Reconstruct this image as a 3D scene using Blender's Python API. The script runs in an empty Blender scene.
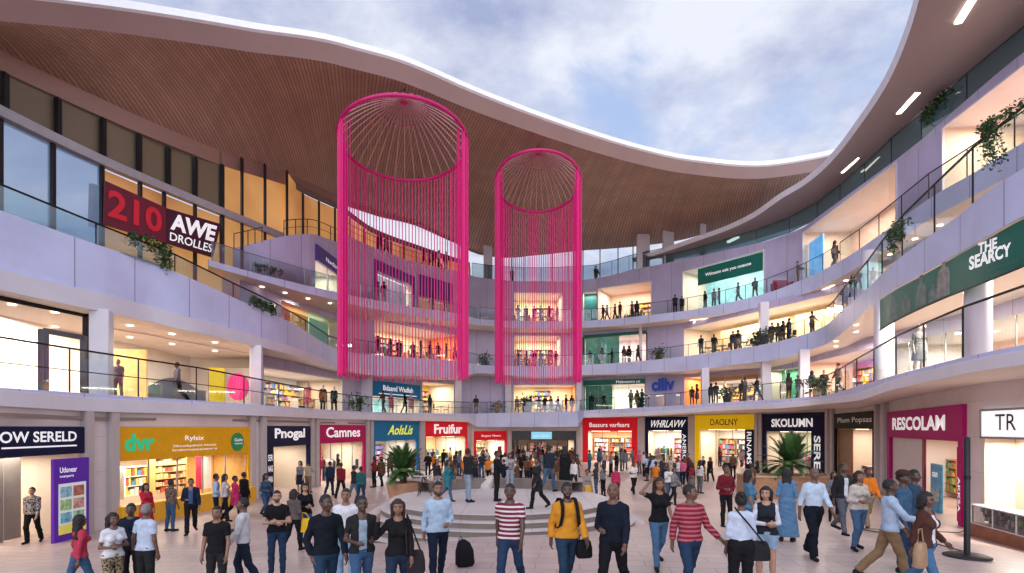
import bpy, math, random
import numpy as np
from mathutils import Vector, Matrix
random.seed(11)
R = random.Random(5)
SC = bpy.context.scene
COL = SC.collection
F, HZ, EYE = 560.0, 428.0, 3.5

def P(px, py, Y):
    return Vector(((px-512)/F*Y, Y, EYE+(HZ-py)/F*Y))
def ray(px, Y, z):
    return Vector(((px-512)/F*Y, Y, z))
def zat(py, Y):
    return EYE+(HZ-py)/F*Y

# ---------------------------------------------------------------- curves
def pchip(rows, c):
    x = [r[0] for r in rows]; y = [r[c] for r in rows]; n = len(x)
    h = [x[i+1]-x[i] for i in range(n-1)]; d = [(y[i+1]-y[i])/h[i] for i in range(n-1)]
    m = [0]*n; m[0] = d[0]; m[-1] = d[-1]
    for i in range(1, n-1):
        if d[i-1]*d[i] > 0:
            w1 = 2*h[i]+h[i-1]; w2 = h[i]+2*h[i-1]
            m[i] = (w1+w2)/(w1/d[i-1]+w2/d[i])
    def f(t):
        if t <= x[0]: return y[0]+m[0]*(t-x[0])
        if t >= x[-1]: return y[-1]+m[-1]*(t-x[-1])
        lo = 0
        for i in range(n-1):
            if x[i] <= t <= x[i+1]: lo = i; break
        s = (t-x[lo])/h[lo]; H = h[lo]
        return ((1+2*s)*(1-s)**2*y[lo]+s*(1-s)**2*H*m[lo]+s*s*(3-2*s)*y[lo+1]+s*s*(s-1)*H*m[lo+1])
    return f

SY = pchip([(-20,.85),(5,.87),(8.4,.88),(11.2,.93),(14,.84),(16.3,.66),(20,.35),(25,.12),(30,0),(600,0)], 1)
LX = pchip([(-600,0),(-13.5,0),(-11,.16),(-8,.25),(-5,.45),(-3,.72),(0,1),(9,1),(12,.55),(15.3,0),(600,0)], 1)
def g(x, y):
    return max(0.0, SY(y))*max(0.0, min(1.0, LX(x)))

# ---------------------------------------------------------------- materials
MATS = {}
def newmat(name):
    m = bpy.data.materials.new(name); m.use_nodes = True
    nt = m.node_tree; b = nt.nodes['Principled BSDF']
    return m, nt, b
def N(nt, t, **kw):
    n = nt.nodes.new(t)
    for k, v in kw.items():
        if k in n.inputs: n.inputs[k].default_value = v
        else: setattr(n, k, v)
    return n
def c4(c): return (c[0], c[1], c[2], 1)
def var(nt, base, amt, scale, coord='Object'):
    tc = N(nt, 'ShaderNodeTexCoord'); no = N(nt, 'ShaderNodeTexNoise', Scale=scale, Detail=6.0, Roughness=.6)
    nt.links.new(tc.outputs[coord], no.inputs['Vector'])
    mr = N(nt, 'ShaderNodeMapRange'); mr.inputs['From Min'].default_value = .3; mr.inputs['From Max'].default_value = .7
    mr.inputs['To Min'].default_value = 1-amt; mr.inputs['To Max'].default_value = 1+amt
    nt.links.new(no.outputs['Fac'], mr.inputs['Value'])
    mx = N(nt, 'ShaderNodeMix', data_type='RGBA', blend_type='MULTIPLY'); mx.inputs['Factor'].default_value = 1
    mx.inputs[6].default_value = c4(base); nt.links.new(mr.outputs['Result'], mx.inputs[7])
    return mx.outputs[2], no
def mat(key, col, rough=.6, metal=0., amt=.08, scale=3., bump=0., emit=0., ecol=None, spec=.4, bscale=None):
    if key in MATS: return MATS[key]
    m, nt, b = newmat(key)
    o, no = var(nt, col, amt, scale)
    nt.links.new(o, b.inputs['Base Color'])
    b.inputs['Roughness'].default_value = rough; b.inputs['Metallic'].default_value = metal
    b.inputs['Specular IOR Level'].default_value = spec
    if emit:
        b.inputs['Emission Color'].default_value = c4(ecol or col); b.inputs['Emission Strength'].default_value = emit
    if bump:
        n2 = N(nt, 'ShaderNodeTexNoise', Scale=bscale or scale*6, Detail=4.0)
        tc = N(nt, 'ShaderNodeTexCoord'); nt.links.new(tc.outputs['Object'], n2.inputs['Vector'])
        bp = N(nt, 'ShaderNodeBump', Strength=bump, Distance=.02)
        nt.links.new(n2.outputs['Fac'], bp.inputs['Height']); nt.links.new(bp.outputs['Normal'], b.inputs['Normal'])
    MATS[key] = m
    return m
def flat(col, rough=.55, **kw):
    return mat('paint_%03d_%03d_%03d_%02d' % (col[0]*255, col[1]*255, col[2]*255, rough*10), col, rough, **kw)
def glow(col, s):
    k = 'glow_%03d_%03d_%03d_%03d' % (col[0]*255, col[1]*255, col[2]*255, s*10)
    if k in MATS: return MATS[k]
    return mat(k, col, .5, emit=s, ecol=col, amt=.03)
def glassmat(key, tint, refl=.12, op=.0, rough=.02, opcol=(.3,.4,.4)):
    if key in MATS: return MATS[key]
    m = bpy.data.materials.new(key); m.use_nodes = True; nt = m.node_tree; nt.nodes.clear()
    out = N(nt, 'ShaderNodeOutputMaterial'); tr = N(nt, 'ShaderNodeBsdfTransparent', Color=c4(tint))
    gl = N(nt, 'ShaderNodeBsdfGlossy', Roughness=rough, Color=(.9,.95,1,1))
    fr = N(nt, 'ShaderNodeFresnel', IOR=1.5)
    ma = N(nt, 'ShaderNodeMath', operation='ADD'); ma.inputs[1].default_value = refl; ma.use_clamp = True
    nt.links.new(fr.outputs[0], ma.inputs[0])
    mx = N(nt, 'ShaderNodeMixShader'); nt.links.new(ma.outputs[0], mx.inputs[0])
    nt.links.new(tr.outputs[0], mx.inputs[1]); nt.links.new(gl.outputs[0], mx.inputs[2])
    last = mx
    if op:
        df = N(nt, 'ShaderNodeBsdfDiffuse', Color=c4(opcol)); m2 = N(nt, 'ShaderNodeMixShader'); m2.inputs[0].default_value = op
        nt.links.new(mx.outputs[0], m2.inputs[1]); nt.links.new(df.outputs[0], m2.inputs[2]); last = m2
    nt.links.new(last.outputs[0], out.inputs[0])
    MATS[key] = m
    return m
def linemat(key, col, per, wid, dark, rough=.5, axis=0, amt=.07, coord='UV', per2=None, emit=0, vary=0.):
    """panels with thin joints every per metres along the UV axis"""
    if key in MATS: return MATS[key]
    m, nt, b = newmat(key)
    o, no = var(nt, col, amt*1.5, .5)
    tc = N(nt, 'ShaderNodeTexCoord'); sx = N(nt, 'ShaderNodeSeparateXYZ'); nt.links.new(tc.outputs[coord], sx.inputs[0])
    def lines(sock, p):
        dv = N(nt, 'ShaderNodeMath', operation='DIVIDE'); dv.inputs[1].default_value = p; nt.links.new(sock, dv.inputs[0])
        fr = N(nt, 'ShaderNodeMath', operation='FRACT'); nt.links.new(dv.outputs[0], fr.inputs[0])
        lt = N(nt, 'ShaderNodeMath', operation='LESS_THAN'); lt.inputs[1].default_value = wid/p; nt.links.new(fr.outputs[0], lt.inputs[0])
        fl = N(nt, 'ShaderNodeMath', operation='FLOOR'); nt.links.new(dv.outputs[0], fl.inputs[0])
        return lt.outputs[0], fl.outputs[0]
    l, fl = lines(sx.outputs[axis], per)
    if vary:
        wn = N(nt, 'ShaderNodeTexWhiteNoise', noise_dimensions='1D'); nt.links.new(fl, wn.inputs['W'])
        mr = N(nt, 'ShaderNodeMapRange'); mr.inputs['To Min'].default_value = 1-vary; mr.inputs['To Max'].default_value = 1+vary
        nt.links.new(wn.outputs[0], mr.inputs['Value'])
        mm = N(nt, 'ShaderNodeMix', data_type='RGBA', blend_type='MULTIPLY'); mm.inputs['Factor'].default_value = 1
        nt.links.new(o, mm.inputs[6]); nt.links.new(mr.outputs[0], mm.inputs[7]); o = mm.outputs[2]
    if per2:
        l2, _ = lines(sx.outputs[1-axis], per2)
        mxm = N(nt, 'ShaderNodeMath', operation='MAXIMUM'); nt.links.new(l, mxm.inputs[0]); nt.links.new(l2, mxm.inputs[1]); l = mxm.outputs[0]
    mx = N(nt, 'ShaderNodeMix', data_type='RGBA'); nt.links.new(l, mx.inputs['Factor'])
    nt.links.new(o, mx.inputs[6]); mx.inputs[7].default_value = c4(dark)
    nt.links.new(mx.outputs[2], b.inputs['Base Color']); b.inputs['Roughness'].default_value = rough
    bp = N(nt, 'ShaderNodeBump', Strength=.5, Distance=.02, invert=True); nt.links.new(l, bp.inputs['Height']); nt.links.new(bp.outputs[0], b.inputs['Normal'])
    MATS[key] = m
    return m

# ---------------------------------------------------------------- mesh builder and objects
class MB:
    def __init__(s): s.v = []; s.f = []; s.uv = []; s.mi = []; s.cur = 0
    def face(s, pts, uv=None):
        i = len(s.v); s.v += [tuple(p) for p in pts]; s.f.append(tuple(range(i, i+len(pts))))
        s.uv.append(uv or [(0, 0)]*len(pts)); s.mi.append(s.cur)
    def add(s, V, Fs):
        i = len(s.v); s.v += [tuple(p) for p in V]
        for f in Fs:
            s.f.append(tuple(i+k for k in f)); s.uv.append([(0, 0)]*len(f)); s.mi.append(s.cur)
    def box(s, x0, x1, y0, y1, z0, z1, M=None):
        V = [Vector((x, y, z)) for z in (z0, z1) for y in (y0, y1) for x in (x0, x1)]
        if M: V = [M@v for v in V]
        s.add(V, [(0,2,3,1),(4,5,7,6),(0,1,5,4),(2,6,7,3),(0,4,6,2),(1,3,7,5)])
    def rbox(s, x0, x1, y0, y1, z0, z1, b, M=None):
        """box with chamfered vertical and top edges"""
        ring = lambda o, z: [Vector(p) for p in ((x0+o+b*0,y0+b,z),(x0+b,y0+o,z),(x1-b,y0+o,z),(x1-o,y0+b,z),(x1-o,y1-b,z),(x1-b,y1-o,z),(x0+b,y1-o,z),(x0+o,y1-b,z))]
        rs = [ring(0, z0), ring(0, z1-b), ring(b, z1)]
        if M: rs = [[M@v for v in r] for r in rs]
        s.loft(rs, True); s.face(list(reversed(rs[0]))); s.face(rs[-1])
    def loft(s, rings, closed=True, caps=False):
        n = len(rings[0]); i = len(s.v)
        for r in rings: s.v += [tuple(p) for p in r]
        for k in range(len(rings)-1):
            for j in range(n if closed else n-1):
                a = i+k*n+j; b = i+k*n+(j+1) % n
                s.f.append((a, b, b+n, a+n)); s.uv.append([(0, 0)]*4); s.mi.append(s.cur)
        if caps: s.face(list(reversed(rings[0]))); s.face(rings[-1])
    def tube(s, path, r, n=6, caps=True, r2=None):
        path = [Vector(p) for p in path]; rings = []
        for i, p in enumerate(path):
            t = (path[min(i+1, len(path)-1)]-path[max(i-1, 0)])
            if t.length < 1e-9: t = Vector((0, 0, 1))
            t.normalize(); a = Vector((0, 0, 1)) if abs(t.z) < .9 else Vector((1, 0, 0))
            u = t.cross(a).normalized(); w = t.cross(u)
            q = r if r2 is None else r+(r2-r)*i/(len(path)-1)
            rings.append([p+(u*math.cos(k*2*math.pi/n)+w*math.sin(k*2*math.pi/n))*q for k in range(n)])
        s.loft(rings, True, caps)
    def lathe(s, prof, n=24, M=None, caps=True):
        rings = []
        for r, z in prof:
            ring = [Vector((r*math.cos(k*2*math.pi/n), r*math.sin(k*2*math.pi/n), z)) for k in range(n)]
            rings.append([M@v for v in ring] if M else ring)
        s.loft(rings, True, caps)
    def strip(s, A, B, u=None, va=0, vb=1, rev=False):
        """quads between polylines A and B, uv along arc length (metres)"""
        L = 0
        for i in range(len(A)-1):
            d = (Vector(A[i+1])-Vector(A[i])).length if u is None else u[i+1]-u[i]
            h0 = (Vector(B[i])-Vector(A[i])).length; h1 = (Vector(B[i+1])-Vector(A[i+1])).length
            q = [A[i], A[i+1], B[i+1], B[i]]; w = [(L, 0), (L+d, 0), (L+d, h1), (L, h0)]
            if rev: q.reverse(); w.reverse()
            s.face(q, w); L += d
    def build(s, name, mats, parent=None, inv=None, smooth=False, weld=False):
        me = bpy.data.meshes.new(name)
        V = s.v if inv is None else [tuple(inv@Vector(v)) for v in s.v]
        me.from_pydata(V, [], s.f)
        ul = me.uv_layers.new(name='UVMap')
        ul.data.foreach_set('uv', [c for f in s.uv for p in f for c in p])
        if not isinstance(mats, (list, tuple)): mats = [mats]
        for m in mats: me.materials.append(m)
        me.polygons.foreach_set('material_index', s.mi)
        if smooth: me.polygons.foreach_set('use_smooth', [True]*len(s.f))
        me.update()
        if weld:
            import bmesh
            b = bmesh.new(); b.from_mesh(me); bmesh.ops.remove_doubles(b, verts=b.verts, dist=1e-4); b.to_mesh(me); b.free()
        return link(name, me, parent)
def link(name, me, parent=None):
    o = bpy.data.objects.new(name, me); COL.objects.link(o)
    if parent is not None: o.parent = parent
    return o
def tag(o, label=None, cat=None, group=None, kind=None):
    if label: o['label'] = label
    if cat: o['category'] = cat
    if group: o['group'] = group
    if kind: o['kind'] = kind
    return o
INV = {}
def thing(name, label, cat, loc=(0, 0, 0), rz=0., group=None):
    o = bpy.data.objects.new(name, None); COL.objects.link(o)
    o.location = loc; o.rotation_euler = (0, 0, rz); o.empty_display_size = .2
    tag(o, label, cat, group)
    M = Matrix.Translation(Vector(loc)) @ Matrix.Rotation(rz, 4, 'Z')
    INV[o.name] = M.inverted()
    return o
def inv(o): return INV[o.name]
def kids(o): return [c for c in o.children]
def copy_tree(o, parent=None):
    c = o.copy(); COL.objects.link(c)
    if parent is not None: c.parent = parent
    for k in list(o.children): copy_tree(k, c)
    return c

# ---------------------------------------------------------------- lettering
TXT = {}
def text(s, bold=.012):
    k = (s, bold)
    if k in TXT: return TXT[k]
    cu = bpy.data.curves.new('lettering', 'FONT'); cu.body = s; cu.size = 1; cu.offset = bold; cu.resolution_u = 3; cu.extrude = 0
    ob = bpy.data.objects.new('lettering', cu); COL.objects.link(ob)
    bpy.context.view_layer.update()
    dg = bpy.context.evaluated_depsgraph_get()
    me = bpy.data.meshes.new_from_object(ob.evaluated_get(dg))
    V = [(v.co.x, v.co.y) for v in me.vertices]; Fs = [tuple(p.vertices) for p in me.polygons]
    bpy.data.objects.remove(ob); bpy.data.curves.remove(cu); bpy.data.meshes.remove(me)
    x0 = min(v[0] for v in V); x1 = max(v[0] for v in V); y0 = min(v[1] for v in V); y1 = max(v[1] for v in V)
    V = [((x-x0)/(x1-x0), (y-y0)/(y1-y0)) for x, y in V]
    TXT[k] = (V, Fs)
    return TXT[k]
def lettering(name, s, fn, material, parent, inv_=None, bold=.012, skew=0.):
    """fn maps (0..1, 0..1) of the word to a point"""
    V, Fs = text(s, bold); mb = MB()
    mb.add([fn(x+skew*y, y) for x, y in V], Fs)
    return mb.build(name, material, parent, inv_)
for s in ('OW SERELD', 'dvr', 'Rylsix', 'Sthoodspakent Inbstes', 'Pnogal', 'Camnes', 'RESCOLAM', 'SKOLUMN'): text(s)
# ================================================================= level curves (px, Y, py top, py bottom)
E1 = [(-200,11.2,370.5,405),(0,15.4,387.5,405.5),(100,19,394,411),(190,23,400,413.5),(264,27.5,405,415.5),(340,36,410.5,419),(440,48.5,413.5,421),(470,52.5,413.5,422),
      (477,53.5,413.5,427),(540,55.5,412,427),(577,55.5,411.5,427),(584,54.5,410.5,417.5),(600,54,409.6,417),(640,51,407.5,415.5),(730,41.5,402,410),(780,36,399,408),(820,32.5,396,404),(858,24.6,386,400),
      (893,20.3,375.5,389),(946,16.1,361.5,377),(985,14.2,352.5,369.5),(1024,12.9,344.5,364),(1200,9.2,312,338)]
E2 = [(-200,12.6,125,232),(0,17.5,210,290),(100,20.5,245.5,311),(147,22.5,260,321),(185,24,276,330),(217,25.8,290,337),(243,27.5,302,343),(290,31.5,322,354),(340,38.5,350,370),(375,43,355,375.5),
      (420,47.5,358.5,376),(457,51.5,361,377.5),(480,53,365,373),(540,55,366,377),(600,54,364,374.5),(640,52,361,373),(690,48,355.5,370.5),(730,44,350,365.5),(773,40,342.5,360),(823,35.5,327,345.5),
      (843,30.5,309.5,332),(866,26,290,310),(893,21.8,263.5,290),(924,19.1,240,273),(950,17.4,222,258),(988,15.1,191,236),(1024,13.8,168,216),(1200,9.8,62,131)]
E3 = [(208,27.3,259.5,265.5),(252,29.8,272,278),(294,32.3,282.5,290),(340,36,293,301),(375,41,300,309),(420,47,308,317),(457,51,313.5,322),(480,53,319,325),(540,55,321,329),(600,54,320,327),
      (640,52,316,323.5),(690,49,310,318),(740,45,300,311),(773,42.5,291,304),(806,39.5,278,293),(840,35.5,261,277.5),(885,30,231,249),(927,26,200,221),(975,23,172,195),(1024,20.6,142,168),(1200,14.5,25,62)]
E4 = [(340,40.5,241,252),(375,45.5,254,262),(420,51,267.5,276),(457,54.5,274,282),(480,56,279,287),(540,57.5,282,290),(590,57,280,288),(640,54.5,268,277),(690,51,258,268),(740,47,248,259),(773,44.5,239,251),(806,41.5,226,239),
      (846,36.5,197,213),(885,32,168,185),(926,28,136,155),(965,25.5,101,122),(1024,22.5,52,77),(1200,15.8,-95,-60)]
WUR = [(-200,14.2),(0,19.5),(105,23.1),(195,27.5),(222,29),(250,31),(290,34.5),(340,40.5),(375,45.5),(420,51),(457,54.5),(480,56),(540,57.5),(600,56.5),(640,54.5),(690,51),(740,47),(773,44.5),(806,41.5),
      (846,36.5),(885,32),(926,28),(965,25.5),(1024,22.5),(1200,15.8),(1400,12.6)]
W3R = [(233,29.9),(308,33.9),(340,38.6),(375,44),(420,49.8),(457,53.5),(480,55.4)]+[r for r in WUR if r[0] >= 540]
W0R = [(-200,11),(0,15.3),(42,16.9),(150,21.4),(213,24.8),(262,27.8),(307,32.6),(363,39.3),(417,46.6),(466,52.6),(487,56.5),(525,57.5),(584,57.5),(610,56.4),(645,55),(688,53),(756,47.8),(826,40.6),(876,32.2),(923,24.2),(966,19.8),(985,18.5),(1024,16.6),(1200,11.4)]
WU = pchip(WUR, 1); W3 = pchip(W3R, 1); W0 = pchip(W0R, 1)
class Edge:
    def __init__(s, rows):
        s.lo, s.hi = rows[0][0], rows[-1][0]
        rr = [(px, Y, zat(t, Y), zat(b, Y)) for px, Y, t, b in rows]
        s.Y = pchip(rr, 1); s.t = pchip(rr, 2); s.b = pchip(rr, 3)
    def pt(s, px, z, back=0.): return ray(px, s.Y(px)+back, z)
e1, e2, e3, e4 = Edge(E1), Edge(E2), Edge(E3), Edge(E4)
e4.b = lambda px: e4.t(px)-.3
def fl1(px): return e1.t(px)-.06
def fl2(px):
    k = min(1, max(0, (px-330)/50)); return (e2.b(px)+.75)*(1-k)+(e2.t(px)-.12)*k
def fl3(px): return e3.t(px)-.06
def fl4(px): return e4.t(px)-.2
def frange(a, b, st):
    n = max(1, int(math.ceil(abs(b-a)/st))); return [a+(b-a)*i/n for i in range(n+1)]

# ================================================================= shared materials
LAV = (.52,.485,.70)
m_wall = linemat('lavender_wall_panels', LAV, 2.1, .035, (.24,.21,.33), .45, vary=.035)
m_band = linemat('lavender_fascia_panels', (.58,.63,.88), 2.4, .04, (.27,.24,.37), .45, vary=.03)
m_white = mat('white_render', (.75,.71,.70), .6, amt=.05, scale=.6)
m_soff = mat('warm_soffit', (.78,.67,.60), .6, amt=.05, scale=.5)
m_col = mat('pale_column', (.72,.70,.77), .5, amt=.05, scale=.8)
m_pier = linemat('pale_stone_pier', (.74,.66,.65), 1.2, .012, (.5,.44,.43), .55, axis=1, vary=.03)
m_floorin = mat('gallery_floor', (.45,.40,.38), .4)
m_dark = mat('dark_metal', (.02,.02,.024), .4, metal=.6)
m_steel = mat('brushed_steel', (.32,.32,.34), .35, metal=.9)
m_black = mat('black_paint', (.012,.012,.014), .5)
m_glass = glassmat('rail_glass', (.86,.93,.93), .05)
m_gshop = glassmat('shop_glass', (.95,.97,.97), .02)
m_cream = mat('cream_plaster', (.72,.62,.50), .7, amt=.05, scale=1.)
m_lamp = glow((1,.86,.68), 3.)

# ================================================================= the building shell
BLD = thing('mall_building', 'curved lavender four-storey shopping mall wrapping round the open plaza', 'building', (0, 57, 0))
BI = inv(BLD)
def slab(E, lo, hi, fl, wfn, back, name, topmat=None, thick=.18):
    px = frange(lo, hi, 6)
    f0 = [E.pt(p, E.b(p)) for p in px]; f1 = [E.pt(p, E.t(p)) for p in px]
    mb = MB(); mb.cur = 0; mb.strip(f0, f1)
    mb.cur = 1
    g1 = [E.pt(p, E.t(p), thick) for p in px]; mb.strip(f1, g1)
    g0 = [E.pt(p, fl(p), thick) for p in px]; mb.strip(g1, g0)
    bk = [ray(p, wfn(p)+back, fl(p)) for p in px]; mb.cur = 2; mb.strip(g0, bk)
    bb = [ray(p, wfn(p)+back, E.b(p)) for p in px]; mb.cur = 3; mb.strip(bb, f0); mb.cur = 1; mb.strip(bk, bb)
    return mb.build(name, [topmat or m_band, m_white, m_floorin, m_soff], BLD, BI)
slab(e1, -200, 1200, fl1, WU, 7, 'floor_slab')
slab(e2, -200, 1200, fl2, WU, 6, 'floor_slab')
slab(e3, 208, 1200, fl3, WU, 5, 'floor_slab')
slab(e4, 470, 1200, fl4, W3, 4.5, 'floor_slab', m_wall)
# light lip below the tall left parapet
def lip(E, lo, hi, h, out):
    px = frange(lo, hi, 6); mb = MB()
    a = [E.pt(p, E.b(p)-.02, -out) for p in px]; b = [E.pt(p, E.b(p)+h(p), -out) for p in px]
    c = [E.pt(p, E.b(p)+h(p)+.02, .02) for p in px]; d = [E.pt(p, E.b(p)-.02, .1) for p in px]
    mb.strip(a, b); mb.strip(b, c); mb.strip(d, a)
    return mb
lip(e2, -200, 372, lambda p: .62-.25*max(0, min(1, (p-150)/200)), .12).build('edge_lip', m_col, BLD, BI)
lip(e1, -200, 474, lambda p: .42, .08).build('edge_lip', m_col, BLD, BI)
lip(e1, 586, 1200, lambda p: .3, .08).build('edge_lip', m_col, BLD, BI)

# wall strips: openings = [(px0, px1, pyhead)], walls between them
OPEN = {1: [], 2: [], 3: []}
def wall(mb, wfn, z0, z1, lo, hi, ops):
    cuts = sorted(ops); cur = lo
    def strip(a, b, zz0, st=6):
        px = frange(a, b, st); mb.strip([ray(p, wfn(p), zz0(p)) for p in px], [ray(p, wfn(p), z1(p)) for p in px])
    for a, b, zh in cuts:
        if a > cur: strip(cur, a, z0)
        strip(a, b, (lambda zh: (lambda p: zh))(zh), 1e9)
        cur = b
    if hi > cur: strip(cur, hi, z0)

# columns
def column(px, Y, w, z0, z1, round_=False, name='column'):
    c = ray(px, Y, 0); mb = MB()
    if round_: mb.lathe([(w/2, z0), (w/2, z1)], 28, Matrix.Translation(c), False)
    else:
        M = Matrix.Translation(c) @ Matrix.Rotation(-math.atan2(c.x, c.y)*.6, 4, 'Z'); mb.rbox(-w/2, w/2, -w/2, w/2, z0, z1, .03, M)
    o = mb.build(name, m_col, BLD, BI, smooth=round_)
    return o
for px, Y, w, r in ((101.5,20.6,.62,0),(256.5,28.6,.55,0),(367,44,.8,0),(458.5,53,.6,0),(508,56.6,.6,0),(579,56,.5,0),(705,46.5,.6,0),(766,41.5,.62,0),(804,37,.6,0),(884,24,.75,1),(978,16.8,.68,1)):
    column(px, Y, w, fl1(px), e2.b(px)+.05, r)
for px, Y, w, r in ((764,42.2,.62,0),(870,30.5,.75,1),(640.5,54,.3,0)):
    column(px, Y, w, fl2(px), e3.b(px)+.05, r)
for px, Y, w in ((488,57,.9),(668,53.5,1.0),(643,55,1.2),(703,50.5,.5)):
    column(px, Y, w, fl4(px), 22.4)

# ================================================================= ground
def ground():
    xs = sorted(set([-400,-250,-150,-90,-60]+frange(-45, 45, 1.0)+[60,90,150,250,400]))
    ys = sorted(set([-150,-60,-30,-15]+frange(-8, 66, 1.0)+[80,100,150,250,420,700]))
    V = [(x, y, g(x, y)) for y in ys for x in xs]; n = len(xs)
    Fs = [(j*n+i, j*n+i+1, j*n+n+i+1, j*n+n+i) for j in range(len(ys)-1) for i in range(n-1)]
    mb = MB(); mb.add(V, Fs)
    m, nt, b = newmat('plaza_paving')
    tc = N(nt, 'ShaderNodeTexCoord')
    mp = N(nt, 'ShaderNodeMapping'); mp.inputs['Rotation'].default_value = (0, 0, .12); nt.links.new(tc.outputs['Object'], mp.inputs[0])
    br = N(nt, 'ShaderNodeTexBrick', Scale=1.0); br.inputs['Brick Width'].default_value = .82; br.inputs['Row Height'].default_value = .41
    br.inputs['Mortar Size'].default_value = .009; br.inputs['Color1'].default_value = (.54,.42,.385,1); br.inputs['Color2'].default_value = (.47,.37,.35,1); br.inputs['Mortar'].default_value = (.26,.205,.20,1)
    nt.links.new(mp.outputs[0], br.inputs['Vector'])
    no = N(nt, 'ShaderNodeTexNoise', Scale=.35, Detail=8.0, Roughness=.65); nt.links.new(tc.outputs['Object'], no.inputs[0])
    mr = N(nt, 'ShaderNodeMapRange'); mr.inputs[1].default_value = .3; mr.inputs[2].default_value = .7; mr.inputs[3].default_value = .76; mr.inputs[4].default_value = 1.16
    nt.links.new(no.outputs[0], mr.inputs[0])
    mx = N(nt, 'ShaderNodeMix', data_type='RGBA', blend_type='MULTIPLY'); mx.inputs['Factor'].default_value = 1
    nt.links.new(br.outputs[0], mx.inputs[6]); nt.links.new(mr.outputs[0], mx.inputs[7]); nt.links.new(mx.outputs[2], b.inputs['Base Color'])
    rr = N(nt, 'ShaderNodeMapRange'); rr.inputs[1].default_value = .35; rr.inputs[2].default_value = .65; rr.inputs[3].default_value = .28; rr.inputs[4].default_value = .5
    nt.links.new(no.outputs[0], rr.inputs[0]); nt.links.new(rr.outputs[0], b.inputs['Roughness'])
    bp = N(nt, 'ShaderNodeBump', Strength=.25, Distance=.01); nt.links.new(br.outputs['Fac'], bp.inputs['Height']); bp.invert = True; nt.links.new(bp.outputs[0], b.inputs['Normal'])
    tag(mb.build('ground', m, smooth=True), kind='structure')
ground()

# ================================================================= roofs
def canopy():
    CF = [(-200,0,13.4),(0,21,17.5),(119,33,21),(244,51,25),(342,66,28),(405,83,29.7),(474,111,32.3),(562,142,35.8),(642,165,39),(682,173,40.3),(752,179,41.3),(816,171,40.2),(840,166,39.2)]
    CB = [(-200,-60,14.3),(0,49,19.5),(105,101,23.1),(209,147,28.3),(297,178,36),(340,196,42),(375,210,47.5),(420,224,53),(455,241,57),(478,253,58.5),(505,257,59),(540,255,59.5),(590,250,59),(640,246,57),(690,238,53),(740,222,48.5),(790,196,44.5),(850,160,41)]
    def resample(rows, n):
        pts = [P(*r) for r in rows]; px = [r[0] for r in rows]
        rr = [(r[0], p.x, p.y, p.z) for r, p in zip(rows, pts)]
        fx, fy, fz = pchip(rr, 1), pchip(rr, 2), pchip(rr, 3)
        dense = [Vector((fx(t), fy(t), fz(t))) for t in frange(px[0], px[-1], 2)]
        L = [0]
        for i in range(1, len(dense)): L.append(L[-1]+(dense[i]-dense[i-1]).length)
        out = []; j = 0
        for k in range(n+1):
            s = L[-1]*k/n
            while j < len(L)-2 and L[j+1] < s: j += 1
            q = (s-L[j])/max(1e-9, L[j+1]-L[j]); out.append(dense[j].lerp(dense[j+1], min(1, q)))
        return out, L[-1]
    n = 90
    A, LA = resample(CF, n); B, LB = resample(CB, n)
    T = thing('canopy_roof', 'sweeping leaf-shaped roof canopy with brown slatted timber underside and white rim', 'roof', (A[45].x, A[45].y, A[45].z))
    I = inv(T)
    # soffit: lofted between the two edges, slats running across
    mb = MB(); m = 10; u = 0
    rows = [[A[i].lerp(B[i], t/m)+Vector((0, 0, .9*math.sin(math.pi*t/m)*min(1, (B[i]-A[i]).length/14))) for t in range(m+1)] for i in range(n+1)]
    for i in range(n):
        for t in range(m):
            u0, u1 = LA*i/n, LA*(i+1)/n
            mb.face([rows[i][t], rows[i+1][t], rows[i+1][t+1], rows[i][t+1]], [(u0, t), (u1, t), (u1, t+1), (u0, t+1)])
    mw = linemat('brown_timber_slats', (.43,.26,.18), .20, .06, (.23,.13,.09), .55, amt=.12, vary=.10)
    mb.build('soffit', mw, T, I)
    out = []
    for i in range(n+1):
        t = (A[min(n, i+1)]-A[max(0, i-1)]); t.z = 0; t.normalize()
        out.append(Vector((t.y, -t.x, 0)))            # towards the open side
    f1 = [A[i]+out[i]*.55+Vector((0, 0, .62)) for i in range(n+1)]
    f2 = [f1[i]+out[i]*.12+Vector((0, 0, .08)) for i in range(n+1)]; f3 = [f2[i]-out[i]*.14+Vector((0, 0, .36)) for i in range(n+1)]
    fa = MB(); fa.strip(A, f1); fa.build('fascia', mat('brown_grey_fascia', (.42,.30,.28), .5, amt=.06, scale=.3), T, I)
    rm = MB(); rm.strip(f1, f2); rm.strip(f2, f3)
    f4 = [f3[i]-out[i]*1.2+Vector((0, 0, .25)) for i in range(n+1)]; rm.strip(f3, f4)
    rm.build('rim', mat('white_roof_edge', (.92,.93,.95), .3, amt=.03), T, I)
    tp = MB(); top = [B[i]+Vector((0, 0, 1.1)) for i in range(n+1)]; tp.strip(f4, top); tp.strip(top, B)
    tp.build('roof_deck', m_white, T, I)
    # plain border along the glass wall
    bd = MB(); b0 = []; b1 = []
    for i in range(n+1):
        if i > 56: break
        k = max(0, min(1, (i-26)/30)); q = (A[i]-B[i]).normalized()
        b0.append(B[i]+q*.06+Vector((0, 0, .03))); b1.append(B[i]+q*.07+Vector((0, 0, -.72+.66*k)))
    bd.strip(b0, b1); bd.build('border_board', mat('plain_brown_border', (.38,.23,.18), .5, amt=.05, scale=.3), T, I)
    return B
CANB = canopy()

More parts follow.
